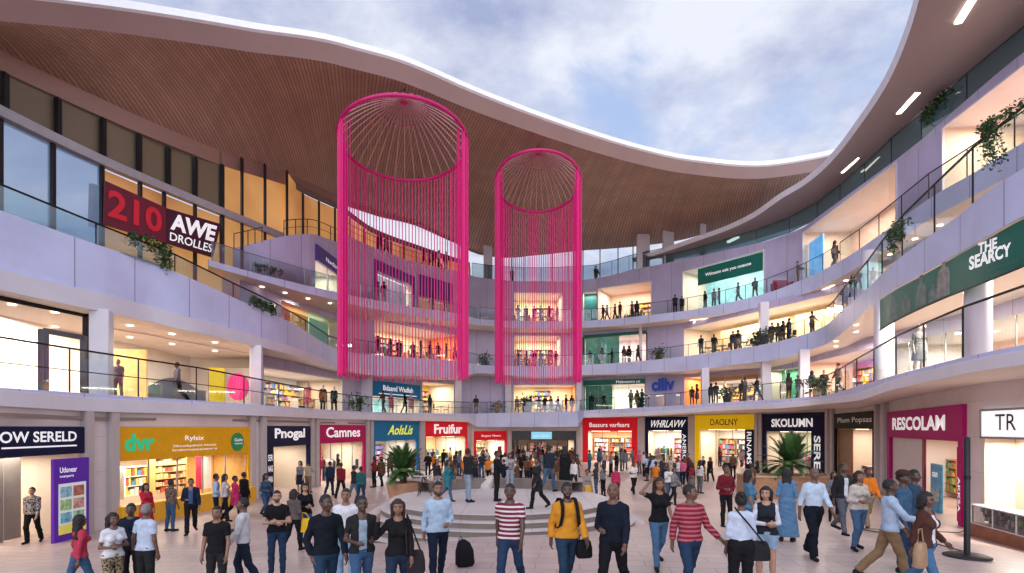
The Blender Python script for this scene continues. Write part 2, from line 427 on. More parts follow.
def ring_roof():
    lipr = [(633,262),(665,252),(700,240),(728,230),(755,217),(781,199),(803,186),(822,171),(840,152),(856,131),(875,104),(891,77),(906,42),(919,0),(935,-70),(950,-180),(960,-330)]
    wp = [640,676,712,742,775,806,828,850,870,892,913,935,968,1010,1080,1180,1330]
    A = [P(a, b, 16.5*F/(HZ-b)) for a, b in lipr]
    B = [ray(p, WU(p)+.3, 19.75) for p in wp]
    def dens(L, k=6):
        o = []
        for i in range(len(L)-1):
            p0, p1, p2, p3 = L[max(0, i-1)], L[i], L[i+1], L[min(len(L)-1, i+2)]
            for j in range(k):
                t = j/k
                o.append(.5*((2*p1)+(p2-p0)*t+(2*p0-5*p1+4*p2-p3)*t*t+(3*p1-p0-3*p2+p3)*t**3))
        return o+[L[-1]]
    A, B = dens(A), dens(B); n = len(A)
    T = thing('ring_roof', 'curved grey-brown overhanging roof with slot lights above the right galleries', 'roof', tuple(B[n//2])); I = inv(T)
    so = MB(); A2 = [A[i].lerp(B[i], .22)+Vector((0, 0, .0)) for i in range(n)]
    so.strip(A, A2); so.strip([p+Vector((0, 0, .05)) for p in A2], B); so.strip(A2, [p+Vector((0, 0, .05)) for p in A2])
    so.build('soffit', mat('grey_brown_soffit', (.34,.28,.29), .5, amt=.05, scale=.3), T, I)
    rm = MB(); up = [p+Vector((-.15, -.05, .35)) for p in A]; up2 = [p+Vector((.6, .3, .5)) for p in A]
    rm.strip(A, up); rm.strip(up, up2); rm.build('rim', mat('white_roof_edge2', (.74,.75,.82), .35), T, I)
    dk = MB(); dk.strip(up2, [p+Vector((4, 2, .9)) for p in B]); dk.build('roof_deck', m_white, T, I)
    for (x0, y0, x1, y1) in ((958,24,973,0),(899,114,918,93),(843,173,860,158),(787,214,801,206),(728,243,738,238)):
        a = P(x0, y0, 16.35*F/(HZ-y0)); b = P(x1, y1, 16.35*F/(HZ-y1)); d = (b-a); d.z = 0; w = Vector((d.y, -d.x, 0)).normalized()*.13
        sl = MB(); zz = Vector((0, 0, -.0))
        q = [a-w, b-w, b+w, a+w]; sl.face(q); sl.face([v+Vector((0, 0, .16)) for v in q]);
        for k in range(4): sl.face([q[k], q[(k+1) % 4], q[(k+1) % 4]+Vector((0, 0, .16)), q[k]+Vector((0, 0, .16))])
        sl.build('slot_light', glow((1,.87,.7), 5.), T, I)
ring_roof()

# ================================================================= glass railings
def arc(E, lo, hi, z, back=0.):
    px = frange(lo, hi, 2); pts = [E.pt(p, z(p), back) for p in px]; L = [0]
    for i in range(1, len(pts)): L.append(L[-1]+(pts[i].xy-pts[i-1].xy).length)
    return px, pts, L
def railing(E, lo, hi, hfn, label, sp=1.6, back=.08, glass=None, rail=None, group='glass balustrades along the gallery edges', r=.03, mid=False, zoff=.0, post=True):
    px, pts, L = arc(E, lo, hi, lambda p: E.t(p)+zoff, back)
    n = max(1, round(L[-1]/sp)); S = []; j = 0
    for k in range(n+1):
        s = L[-1]*k/n
        while j < len(L)-2 and L[j+1] < s: j += 1
        q = (s-L[j])/max(1e-9, L[j+1]-L[j]); q = max(0, min(1, q)); S.append((px[j]+(px[j+1]-px[j])*q, pts[j].lerp(pts[j+1], q)))
    T = thing('glass_railing', label, 'railing', tuple(S[len(S)//2][1]), group=group); I = inv(T)
    for k in range(n):
        a, b = S[k][1], S[k+1][1]; h0, h1 = hfn(S[k][0]), hfn(S[k+1][0]); d = (b-a)*.012; t = Vector((b.y-a.y, -(b.x-a.x), 0)).normalized()*.008
        mb = MB(); q = [a+d+Vector((0,0,.03)), b-d+Vector((0,0,.03)), b-d+Vector((0,0,h1-.02)), a+d+Vector((0,0,h0-.02))]
        mb.face(q)
        mb.build('glass_pane', glass or m_glass, T, I)
    if post:
        for k in range(n+1):
            mb = MB(); a = S[k][1]; w = .018
            mb.box(a.x-w, a.x+w, a.y-w, a.y+w, a.z-.02, a.z+hfn(S[k][0])-.02); mb.build('post', rail or m_dark, T, I)
    mb = MB(); mb.tube([s[1]+Vector((0, 0, hfn(s[0]))) for s in S], r, 6)
    if mid: mb.tube([s[1]+Vector((0, 0, .5*hfn(s[0]))) for s in S], r*.5, 5)
    mb.build('handrail', rail or m_dark, T, I)
    return T
railing(e1, -150, 470, lambda p: 1.4 if p < 190 else max(1.06, 1.4-(p-190)*.0023), 'long clear glass railing on the first gallery along the left side', 2.9, mid=True, r=.035)
railing(e1, 472, 822, lambda p: 1.08, 'glass railing across the far end of the first gallery, above the red and yellow shops', 1.9, r=.025)
railing(e1, 824, 1150, lambda p: min(1.38, 1.1+(p-824)*.004), 'tall glass railing on the first gallery beneath the dark green banner', 2.4, r=.035)
g2l = glassmat('rail_glass_teal', (.62,.80,.82), .10, op=.14, opcol=(.35,.48,.52))
railing(e2, -150, 352, lambda p: max(.6, .85-.0006*p), 'teal glass railing on the sloping lavender parapet at upper left', 3.2, glass=g2l, r=.035)
railing(e2, 354, 822, lambda p: .98, 'glass railing of the second gallery across the far end', 1.9, r=.025)
railing(e2, 824, 1150, lambda p: min(1.62, 1.0+(p-824)*.0068), 'tall curving glass railing with dark handrail climbing at the right, hung with ivy', 2.6, r=.04)
railing(e3, 212, 478, lambda p: .98, 'pale glass railing of the third gallery on the left beside the crimson banner', 2.0, glass=g2l, rail=m_steel, r=.02)
railing(e3, 480, 838, lambda p: 1.12, 'glass railing of the third gallery across the far end', 1.9, r=.022)
railing(e3, 840, 1150, lambda p: 1.2, 'glass railing of the third gallery at right, before the peach lit shops', 2.4, r=.03)
railing(e4, 472, 664, lambda p: 1.5, 'dim glass railing along the top terrace beneath the canopy', 1.9, glass=glassmat('rail_glass_dim', (.55,.66,.7), .08, op=.1), r=.025)
gtl = glassmat('band_glass_teal', (.20,.34,.37), .10, op=.45, opcol=(.11,.19,.21))
railing(e4, 666, 1180, lambda p: 1.45-.35*max(0, min(1, (p-900)/100)) if p > 760 else 1.5, 'dark teal glass band along the top gallery under the right roof', 3.0, glass=gtl, rail=m_black, r=.02)

# ================================================================= left curtain wall
def curtain():
    T = thing('curtain_wall', 'tall left glass facade with dark upper panes and sky-blue lower panes', 'glass wall', tuple(ray(110, WU(110), fl2(110)))); I = inv(T)
    topf = pchip([(-200,-45,0),(0,68,0),(101,121,0),(221,171,0),(224,160,0),(250,168,0),(285,181,0),(302,192,0),(340,210,0),(372,232,0),(420,250,0),(466,265,0)], 1)
    midf = pchip([(-200,10,0),(0,113,0),(105,163,0),(195,201,0),(286,238,0),(300,244,0)], 1)
    dk = glassmat('bronze_glass', (.05,.045,.04), .04, op=.85, opcol=(.27,.21,.13))
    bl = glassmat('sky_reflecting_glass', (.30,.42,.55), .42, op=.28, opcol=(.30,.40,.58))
    orn = MATS.get('lit_amber') or None
    m, nt, b = newmat('amber_room_glow'); tc = N(nt, 'ShaderNodeTexCoord'); no = N(nt, 'ShaderNodeTexNoise', Scale=.22, Detail=3.0)  # glow of the rooms behind the panes, put into the colour as orange emission
    nt.links.new(tc.outputs['Object'], no.inputs[0]); cr = N(nt, 'ShaderNodeValToRGB'); cr.color_ramp.elements[0].position = .32; cr.color_ramp.elements[1].position = .68
    cr.color_ramp.elements[0].color = (.50,.19,.045,1); cr.color_ramp.elements[1].color = (1,.50,.17,1); nt.links.new(no.outputs[0], cr.inputs[0])
    nt.links.new(cr.outputs[0], b.inputs['Emission Color']); b.inputs['Emission Strength'].default_value = .55; b.inputs['Base Color'].default_value = (.4,.25,.12,1)
    b.inputs['Roughness'].default_value = .25
    mull = [-170,-100,-45,5,58,103,139,168,195,222,242,265,287,303,319,335,350,364,378,391,404,416,428,439,450,461,470]
    def w(p): return WU(p)
    def p_far(b): return b <= 300
    def pane(a, b, z0, z1, material, off=.0, name='glass_pane'):
        mb = MB(); q = [ray(a, w(a)+off, z0(a)), ray(b, w(b)+off, z0(b)), ray(b, w(b)+off, z1(b)), ray(a, w(a)+off, z1(a))]
        mb.face(q); mb.build(name, material, T, I)
    fB = pchip([(-200,-60,14.3),(0,49,19.5),(105,101,23.1),(209,147,28.3),(297,178,36),(340,196,42)], 1); yB = pchip([(-200,14.3),(0,19.5),(105,23.1),(209,28.3),(297,36),(340,42)], 1)
    zt = lambda p: zat(fB(p), yB(p))-.04 if p <= 290 else zat(topf(p), w(p)); zm = lambda p: zat(midf(p), w(p)); z2 = lambda p: fl2(p)
    for a, b in zip(mull[:-1], mull[1:]):
        if b <= 222:
            pane(a, b, lambda p: zm(p)+.2, zt, dk, .12)
        else:
            pane(a, b, lambda p: e3.t(p) if p < 300 else e4.t(max(p, 340))-1.2, zt, m, .9 if p_far(b) else .25, 'amber_pane')
    low = [-170,-100,-45,0,53,102,140,164,195,222]
    for a, b in zip(low[:-1], low[1:]):
        if b <= 102: pane(a, b, z2, lambda p: zm(p)-.2, bl)
        else: pane(a, b, z2, lambda p: zm(p)-.2, m, .25, 'amber_pane')
    for p in mull:
        mb = MB(); zz0 = (zm(p) if p < 222 else (e3.t(p) if p < 300 else e4.t(max(p, 340))-1.2)); c = ray(p, w(p)-.05, 0)
        wd = .16 if p < 222 else (.17 if p == 222 else .09)
        mb.box(c.x-wd/2, c.x+wd/2, c.y-.1, c.y+.1, zz0, zt(p)-(.74 if p < 240 else .1)); mb.build('mullion', m_black, T, I)
    for p in low[:-1]:
        mb = MB(); c = ray(p, w(p)-.05, 0); mb.box(c.x-.06, c.x+.06, c.y-.08, c.y+.08, z2(p), zm(p)-.15); mb.build('mullion', m_black, T, I)
    px = frange(-200, 284, 8); mb = MB()
    a = [ray(p, w(p)-.25, zm(p)-.2) for p in px]; b = [ray(p, w(p)-.25, zm(p)+.16) for p in px]; c = [ray(p, w(p)+.05, zm(p)+.2) for p in px]; d = [ray(p, w(p)+.05, zm(p)-.22) for p in px]
    mb.strip(a, b); mb.strip(b, c); mb.strip(d, a); mb.build('transom_band', mat('pale_transom', (.42,.40,.42), .4), T, I)
    px = frange(-200, 104, 8); mb = MB()
    q = lambda p: z2(p)+1.75
    a = [ray(p, w(p)-.1, q(p)) for p in px]; b = [ray(p, w(p)-.1, q(p)+.1) for p in px]; mb.strip(a, b); mb.build('transom', m_black, T, I)
    # header fascia above the amber panes behind the chandelier
    px = frange(296, 470, 6); mb = MB(); a = [ray(p, w(p)-.1, zt(p)-.1) for p in px]; b = [ray(p, w(p)-.1, zt(p)+.35) for p in px]; c = [ray(p, w(p)+.6, zt(p)+.35) for p in px]
    mb.strip(a, b); mb.strip(b, c); mb.build('header', mat('brown_header', (.22,.15,.13), .5), T, I)
curtain()

# terrace block on the left (lavender box) and upper left walls
def zt3(p):
    if p < 308: return 13.1+(p-233)/75*2.15
    if p < 340: return 15.25+(p-308)/32*1.0
    return e4.t(p)
ZT3 = zt3
# ================================================================= shops
PAL = [(.55,.07,.06),(.1,.2,.45),(.75,.55,.1),(.6,.6,.58),(.15,.35,.2),(.65,.3,.12),(.3,.12,.3),(.05,.05,.07),(.7,.35,.4),(.35,.5,.6)]
LK = 1.55
def lamp_in(T, w, d, z, power, col=(1,.82,.62)):
    li = bpy.data.lights.new('shop_lamp', 'AREA'); li.shape = 'RECTANGLE'; li.size = max(.5, w*.8); li.size_y = max(.4, d*.5); li.energy = power*LK; li.color = col
    o = bpy.data.objects.new('shop_lamp', li); COL.objects.link(o); o.parent = T; o.location = (w/2, d*.45, z); return o
def goods(rng, x0, x1, y0, y1, z, h, mb, nm):
    x = x0
    while x < x1-.06:
        ww = rng.uniform(.07, .26); hh = h*rng.uniform(.45, .92)
        mb.cur = rng.randrange(nm); mb.box(x, min(x1, x+ww), y0+.03, y1-.02, z, z+hh); x += ww+rng.uniform(.01, .06)
def shelf(T, x0, x1, y0, y1, z0, z1, levels, rng, pal=None, wood=(.42,.24,.10), name='shelf'):
    mb = MB(); t = .03
    mb.box(x0, x0+t, y0, y1, z0, z1); mb.box(x1-t, x1, y0, y1, z0, z1); mb.box(x0+t, x1-t, y1-t, y1, z0, z1)
    st = (z1-z0-t)/levels; gd = MB()
    for k in range(levels+1):
        mb.box(x0+t, x1-t, y0, y1-t, z0+k*st, z0+k*st+t)
        if k < levels: goods(rng, x0+t+.02, x1-t, y0, y1-t-.01, z0+k*st+t, st-t, gd, 5)
    s = mb.build(name, flat(wood), T)
    ms = [flat(rng.choice(pal or PAL)) for _ in range(5)]
    gd.build('goods', ms, s); s.children[0]['kind'] = 'stuff'
    return s
def rack(T, x0, x1, y, rng, h=1.5):
    mb = MB(); mb.tube([(x0, y, 0), (x0, y, h), (x1, y, h), (x1, y, 0)], .02, 6); r = mb.build('clothes_rail', m_steel, T)
    gd = MB(); x = x0+.08; cols = [flat(rng.choice(PAL+[(.6,.58,.55),(.03,.03,.04),(.5,.42,.34)])) for _ in range(5)]
    while x < x1-.08:
        gd.cur = rng.randrange(5); ln = rng.uniform(.6, 1.0); d = rng.uniform(.2, .27); t = rng.uniform(.02, .035)
        gd.add([(x-t, y-.05, h-.03), (x+t, y-.05, h-.03), (x+t, y+.05, h-.03), (x-t, y+.05, h-.03), (x-t, y-d, h-.14), (x+t, y-d, h-.14), (x+t, y+d, h-.14), (x-t, y+d, h-.14), (x-t*1.4, y-d*.95, h-ln), (x+t*1.4, y-d*.95, h-ln), (x+t*1.4, y+d*.95, h-ln), (x-t*1.4, y+d*.95, h-ln)],
            [(0,1,2,3), (0,4,5,1), (1,5,6,2), (2,6,7,3), (3,7,4,0), (4,8,9,5), (5,9,10,6), (6,10,11,7), (7,11,8,4)]); x += rng.uniform(.07, .13)
    o = gd.build('garments', cols, r); o['kind'] = 'stuff'
def frame_of(A, B):
    d = B-A; w = math.hypot(d.x, d.y); return w, math.atan2(d.y, d.x)
def lbox(mb, *a): mb.box(*a)
def sign_text(parent, s, x0, x1, z0, z1, y, material, bold=.012, skew=0., wmax=None):
    return lettering('lettering', s, lambda u, v: (x0+(x1-x0)*u, y, z0+(z1-z0)*v), material, parent, None, bold, skew)

def room(T, w, z0, z1, depth, back, side, ceil, y0=.02, left=None, right=None):
    mb = MB()
    mb.cur = 0; mb.face([(0, depth, z0), (w, depth, z0), (w, depth, z1), (0, depth, z1)])
    mb.cur = 1; mb.face([(0, y0, z0), (0, depth, z0), (0, depth, z1), (0, y0, z1)])
    mb.cur = 2; mb.face([(w, depth, z0), (w, y0, z0), (w, y0, z1), (w, depth, z1)])
    mb.cur = 3; mb.face([(0, y0, z1), (0, depth, z1), (w, depth, z1), (w, y0, z1)])
    return mb.build('room', [back, left or side, right or side, ceil], T)

def shop(label, A, B, z0, zo, zs, depth=4., sign=None, frame=None, fw=.22, back=None, side=None, left=None, right=None, power=90, lampcol=(1,.86,.72),
         shelves=2, glass=True, lights=2, floor=None, cat='shop', group=None, seed=0, nm='shop_front', pal=None, sill=0., door=None, signp=.14, sx=(0, 0), jamb=None, head=None):
    rng = random.Random(seed*7+3)
    w, rz = frame_of(A, B)
    T = thing(nm, label, cat, (A.x, A.y, z0), rz, group)
    h = zo-z0; hs = zs-z0
    zb = -.35 if floor is None else 0
    room(T, w, zb, h+.02, depth, back or m_cream, side or m_cream, m_white, left=left, right=right)
    if floor is not None:
        mb = MB(); mb.face([(0,.02,.012), (w,.02,.012), (w,depth,.012), (0,depth,.012)]); mb.build('floor', floor, T)
    S = None
    if sign:
        mb = MB(); mb.rbox(-sx[0], w+sx[1], -signp, .04, h, hs, .02); S = mb.build('sign_panel', sign, T)
    if frame:
        mb = MB(); mb.box(0, fw, -signp+.01, .05, zb, h); mb.build('frame', frame, T)
        mb = MB(); mb.box(w-fw, w, -signp+.01, .05, zb, h); mb.build('frame', frame, T)
    if jamb:
        mb = MB(); mb.box(-.08, .0, -.1, .03, zb, h+.08); mb.box(w, w+.08, -.1, .03, zb, h+.08); mb.box(0, w, -.1, .03, h, h+.08); mb.build('surround', jamb, T)
    x0 = fw if frame else .03; x1 = w-x0
    if glass:
        n = max(2, round((x1-x0)/1.5)); gx = [x0+(x1-x0)*k/n for k in range(n+1)]
        skip = door if door is not None else n//2
        for k in range(n):
            if k == skip and glass != 'full': continue
            mb = MB(); mb.face([(gx[k]+.02,.03,sill), (gx[k+1]-.02,.03,sill), (gx[k+1]-.02,.03,h-.02), (gx[k]+.02,.03,h-.02)]); mb.build('glass_pane', m_gshop, T)
        if shelves and floor is None:
            k = (skip+1) % n; q = rng.uniform(.5, .75); cx = (gx[k]+gx[k+1])/2; mb = MB(); mb.box(cx-q*.4, cx+q*.4, .045, .05, .7, .7+q*1.3); mb.build('window_poster', mat('window_poster_%d' % seed, rng.choice(PAL), .5, amt=.7, scale=4., emit=.1), T)
        for k in range(n+1):
            mb = MB(); mb.box(gx[k]-.02, gx[k]+.02, .0, .06, zb, h); mb.build('mullion', m_steel, T)
    for k in range(lights):
        mb = MB(); cx = w*(k+.5)/lights; mb.box(cx-w/lights*.28, cx+w/lights*.28, depth*.28, depth*.28+.12, h-.05, h); mb.build('ceiling_light', m_lamp, T)
        mb = MB(); mb.box(cx-w/lights*.28, cx+w/lights*.28, depth*.68, depth*.68+.12, h-.05, h); mb.build('ceiling_light', m_lamp, T)
    lamp_in(T, w, depth, h-.12, power, lampcol)
    for k in range(shelves):
        a = .25+(w-.5)*k/shelves; b = .25+(w-.5)*(k+1)/shelves-.15
        if seed % 2 == 0 and k % 2 == 0: rack(T, a+.05, b-.05, depth-.4, rng)
        else: shelf(T, a, b, depth-.5, depth-.05, .05, min(h-.35, 2.5), 5, rng, pal)
    if shelves:                                   # low tables of goods in the middle of the floor
        for k in range(max(1, int(w/2.6))):
            cx = .8+(w-1.6)*R.random()
            if seed % 2 == 0 and k % 2: rack(T, cx-.6, cx+.6, depth*.45, rng, 1.4); continue
            shelf(T, cx-.5, cx+.5, depth*.42, depth*.42+.6, .02, .95, 2, rng, pal, (.55,.5,.45), 'display_table')
    return T, w, h, hs, S

# ---------------------------------------------------------------- ground-floor shop fronts
def base(px): return ray(px, W0(px), 0)
def zsg(px, py): return zat(py, W0(px))
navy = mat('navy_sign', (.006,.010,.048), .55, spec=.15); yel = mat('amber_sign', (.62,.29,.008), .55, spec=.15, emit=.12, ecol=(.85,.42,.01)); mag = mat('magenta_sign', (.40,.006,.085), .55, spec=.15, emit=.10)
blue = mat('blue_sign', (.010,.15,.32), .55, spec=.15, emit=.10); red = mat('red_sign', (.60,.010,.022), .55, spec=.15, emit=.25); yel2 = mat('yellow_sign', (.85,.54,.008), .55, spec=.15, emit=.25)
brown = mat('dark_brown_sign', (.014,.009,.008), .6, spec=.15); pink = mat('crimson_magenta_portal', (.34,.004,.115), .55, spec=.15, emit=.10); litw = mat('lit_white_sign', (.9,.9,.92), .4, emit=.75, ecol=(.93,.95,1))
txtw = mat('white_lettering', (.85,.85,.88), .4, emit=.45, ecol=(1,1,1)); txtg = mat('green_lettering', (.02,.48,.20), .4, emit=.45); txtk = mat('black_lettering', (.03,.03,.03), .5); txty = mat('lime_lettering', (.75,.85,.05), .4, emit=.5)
GPIER = []
def gshop(label, p0, p1, pyo, pys, **kw):
    A, B = base(p0), base(p1); Ym = (W0(p0)+W0(p1))/2; pm = (p0+p1)/2
    GPIER.append((p0, p1, zat(pys, W0(pm))))
    return shop(label, A, B, 0., zat(pyo, W0(pm)), zat(pys, W0(pm)), **kw)
greyd = mat('grey_wall_finish', (.36,.33,.30), .6)
T, w, h, hs, S = gshop('ground floor shop with navy OW SERELD sign and purple poster board, at far left', -64, 82.5, 457.5, 426.5, sign=navy, frame=None, back=greyd, side=m_cream, power=150, shelves=0, glass=False, seed=1, depth=4.5, sx=(0,.05))
def fx(px, p0, p1, w): # local x of a ray on the chord of a shop
    A, B = base(p0), base(p1); k = (px-512)/F; return w*((k*A.y-A.x)/((B.x-A.x)-k*(B.y-A.y)))
x = lambda px: fx(px, -64, 82.5, w)
def fxd(px, p0, p1, v):   # the same on a plane v metres inside
    A, B = base(p0), base(p1); d = (B-A); d.z = 0; d.normalize(); n = Vector((-d.y, d.x, 0)); k = (px-512)/F; Q = A+n*v
    return (k*Q.y-Q.x)/(d.x-k*d.y)
xd = lambda px, v: fxd(px, -64, 82.5, v)
sign_text(S, 'OW SERELD', x(-6), x(72), h+.40, h+.72, -.15, txtw, .02)
mb = MB(); mb.box(x(-4), x(72), -.155, -.145, h+.24, h+.285); mb.build('underline', txtw, S)
mb = MB(); mb.box(xd(22, 2.6), xd(38, 2.6), 2.6, 2.7, -.1, h); mb.build('yellow_panel', mat('yellow_wall_panel', (.8,.55,.03), .5, emit=.2), T)
mb = MB(); mb.box(xd(4, 1.6), xd(21, 1.6), 1.6, 1.68, -.1, h); mb.build('sliding_door', mat('grey_door_panel', (.25,.235,.22), .4), T)
mb = MB(); mb.box(xd(-20, 1.4), xd(3.5, 1.4), 1.4, 1.48, -.1, h); mb.build('sliding_door', mat('grey_door_panel', (.25,.235,.22), .4), T)
# purple poster board
A = base(44); B = base(80); wb, rz = frame_of(A, B)
PB = thing('poster_board', 'tall purple poster board with six small pictures beside the navy shop doorway', 'poster', (A.x+.35, A.y-.05, 0), rz)
pb = MB(); pb.rbox(0, wb, 0, .12, -.15, 2.55, .02); pbo = pb.build('board', mat('purple_board', (.10,.025,.33), .55, spec=.15, emit=.18), PB)
mb = MB(); mb.box(.16, wb-.16, -.01, .0, .35, 1.78); mb.build('sheet', mat('white_sheet', (.75,.78,.75), .5, emit=.2), pbo)
mb = MB(); mb.box(.16, wb-.16, -.016, -.004, .22, .5); mb.build('yellow_strip', mat('yellow_strip', (.8,.7,.12), .5, emit=.2), pbo)
pc = [(.25,.5,.6),(.4,.15,.1),(.35,.55,.25),(.55,.3,.25),(.2,.5,.6),(.25,.5,.3)]
for k in range(6):
    cx = .22+(wb-.44)*(k % 2)*.52; cz = 1.36-.40*(k//2)
    mb = MB(); mb.box(cx, cx+(wb-.44)*.44, -.02, -.008, cz, cz+.32)
    c = pc[k]; pm_ = mat('picture_%d' % k, c, .5, amt=.7, scale=7., emit=.08); mb.build('picture', pm_, pbo)
lettering('lettering', 'Utlonear', lambda u, v: (.2+.62*u*(wb/1.3), -.012, 2.12+.17*v), txtw, pbo); lettering('lettering', 'noanparts', lambda u, v: (.2+.5*u*(wb/1.3), -.012, 1.95+.09*v), txtw, pbo)

T, w, h, hs, S = gshop('wide amber shop front with green dvr letters above lit shelves and a yellow window base', 112, 248.5, 457, 427, sign=yel, frame=yel, fw=.18, back=m_cream, side=mat('amber_side', (.7,.42,.12), .6), power=260, shelves=0, glass='full', seed=2, depth=4.2, sill=.75, lights=4)
x = lambda px: fx(px, 112, 248.5, w)
sign_text(S, 'dvr', x(121), x(151.5), h+.34, h+.98, -.15, txtg, .05)
sign_text(S, 'Rylsix', x(182), x(201), h+.62, h+.88, -.15, txtw, .004); sign_text(S, 'Sthoodspakent Inbstes', x(170), x(213), h+.40, h+.52, -.15, txtw, .0); sign_text(S, 'Sartdomnopayquopaw ss', x(169), x(214), h+.24, h+.35, -.15, txtw, .0)
mb = MB(); mb.lathe([(.0,-.02),(.42,-.02),(.42,.02),(0,.02)], 24, Matrix.Translation((x(234.5), -.16, h+.55)) @ Matrix.Rotation(math.pi/2, 4, 'X') @ Matrix.Diagonal((1, 1.0, 1, 1))); bdg = mb.build('badge', mat('green_badge', (.01,.22,.08), .4, emit=.1), S)
sign_text(bdg, 'GaIn', x(231), x(239), h+.58, h+.72, -.185, txtw, .0); sign_text(bdg, 'oopmau', x(231), x(239), h+.42, h+.5, -.185, txtw, .0)
mb = MB(); mb.rbox(.02, w-.02, -.45, .02, -.2, .72, .03); mb.build('window_base', mat('amber_base', (.72,.36,.02), .45, emit=.06), T)
xd = lambda px, v: fxd(px, 112, 248.5, v)
shelf(T, xd(155, 1.8), xd(187, 1.8), 1.8, 2.2, .7, h-.1, 5, random.Random(4), [(.45,.2,.06),(.6,.35,.12),(.3,.12,.05),(.7,.5,.25),(.5,.1,.06)], (.62,.38,.12))
for a, b, c in ((196,203,(.6,.03,.08)), (203.5,212,(.85,.8,.75)), (213,220,(.65,.04,.1)), (221,228,(.85,.8,.78)), (229,236,(.55,.05,.12))):
    mb = MB(); n = 9
    pts = [(xd(a, 1.9)+(xd(b, 1.9)-xd(a, 1.9))*i/n, 1.9+.06*(i % 2)) for i in range(n+1)]
    mb.strip([Vector((p[0], p[1], .6)) for p in pts], [Vector((p[0], p[1], h-.05)) for p in pts]); mb.build('hanging_cloth', flat(c), T)
shelf(T, xd(125, 2.2), xd(150, 2.2), 2.2, 2.6, .7, 1.9, 3, random.Random(8), None, (.75,.7,.62))
mb = MB(); mb.box(xd(116, 1.2), xd(124, 1.2), 1.2, 1.3, .75, h-.3); mb.build('wall_panel', mat('white_panel', (.75,.7,.65), .5), T)

T, w, h, hs, S = gshop('narrow shop front with navy Pnogal sign and pale grey open doorway', 262.5, 308.5, 446, 426, sign=navy, frame=navy, fw=.22, back=greyd, side=m_cream, power=90, shelves=0, glass=False, seed=3, depth=3.5)
sign_text(S, 'Pnogal', .9, w-.75, h+.28, h+.95, -.15, txtw, .03)
mb = MB(); mb.box(.22, .85, -.12, .02, -.2, h); bl_ = mb.build('notice_panel', navy, T)
for k in range(3): lettering('lettering', ('SER','NAS','EWA')[k], lambda u, v, k=k: (.3+.45*u, -.125, h-.7-.55*k+.32*v), txtw, bl_)
mb = MB(); mb.box(w*.62, w*.66, 1.2, 3.4, -.1, h); mb.build('door_leaf', mat('pale_door', (.5,.47,.42), .4), T)
T, w, h, hs, S = gshop('shop front framed in magenta with white Camnes lettering and clothes in the window', 316.5, 364, 442.5, 425, sign=mag, frame=mag, fw=.25, back=mat('white_interior', (.75,.72,.68), .6), power=170, shelves=2, glass=True, seed=4, depth=3.5)
sign_text(S, 'Camnes', w*.14, w*.86, h+.35, h+1.0, -.15, txtw, .02)
T, w, h, hs, S = gshop('blue shop front with lime coloured sign letters behind the left palm', 371.5, 417.5, 440.5, 421.5, sign=blue, frame=blue, fw=.3, back=mat('pale_cyan_interior', (.5,.68,.72), .6), power=190, shelves=2, glass=True, seed=5, depth=3.5, lampcol=(.9,.95,1))
sign_text(S, 'AolsLis', w*.28, w*.82, h+.45, h+1.2, -.15, txty, .02, .1)
T, w, h, hs, S = gshop('red shop front with crooked white Fruifur lettering', 423.5, 466.5, 436.5, 421.5, sign=red, frame=red, fw=.2, back=mat('warm_interior', (.8,.5,.25), .6), power=280, shelves=3, glass=True, seed=6, depth=3.5)
sign_text(S, 'Fruifur', w*.2, w*.86, h+.25, h+1.1, -.15, txtw, .03)
T, w, h, hs, S = gshop('small recessed red shop front to the left of the dark mall entrance', 474, 506, 440, 431, sign=red, frame=red, fw=.2, back=mat('warm_interior', (.8,.5,.25), .6), power=220, shelves=2, glass=True, seed=7, depth=3)
sign_text(S, 'Bopiur Neets', w*.2, w*.8, h+.3, h+.55, -.15, txtw, .005)
T, w, h, hs, S = gshop('dark wide mall entrance under a bluish lit header in the centre', 512, 576, 440, 431, sign=mat('black_header', (.02,.02,.025), .3), frame=m_black, fw=.2, back=mat('dim_hall', (.22,.18,.15), .6), power=260, shelves=3, glass=False, seed=8, depth=9, lights=6, nm='mall_entrance', cat='entrance')
mb = MB(); mb.box(w*.3, w*.62, -.16, -.13, h+.1, h+.85); sp = mb.build('lit_panel', mat('cyan_lit_panel', (.2,.5,.65), .4, emit=.9), S)
sign_text(sp, 'Suen Qisite', w*.33, w*.59, h+.3, h+.6, -.165, txtw, .0)
for k in range(6):
    mb = MB(); xx = .6+(w-1.2)*k/5; mb.box(xx-.09, xx+.09, 2.5, 2.7, -.1, h); mb.build('column', m_black, T)
T, w, h, hs, S = gshop('red shop front with small white lettering right of the mall entrance', 583, 637.5, 431, 418, sign=red, frame=red, fw=.55, back=mat('orange_interior', (.85,.42,.22), .6), power=330, shelves=3, glass=True, seed=9, depth=4)
sign_text(S, 'Baasurs varfears', w*.13, w*.86, h+.4, h+.85, -.15, txtw, .01)
T, w, h, hs, S = gshop('navy shop front with slanted white WHRLAVW letters', 645.5, 688.5, 430.5, 417, sign=navy, frame=navy, fw=.28, back=mat('white_interior', (.75,.72,.68), .6), power=230, shelves=2, glass=True, seed=10, depth=3.5)
sign_text(S, 'WHRLAVW', w*.1, w*.9, h+.3, h+1.0, -.15, txtw, .02, .06)
mb = MB(); mb.box(w-.62, w-.06, -.2, -.14, .1, h); vp = mb.build('side_panel', navy, T)
def vtext(par, s, xa, xb, za, zb_, y, m, bold=.01):   # reads downwards
    return lettering('lettering', s, lambda u, v: (xa+(xb-xa)*v, y, zb_-(zb_-za)*u), m, par, None, bold)
vtext(vp, 'ANERG', w-.52, w-.18, .5, h-.3, -.205, txtw)
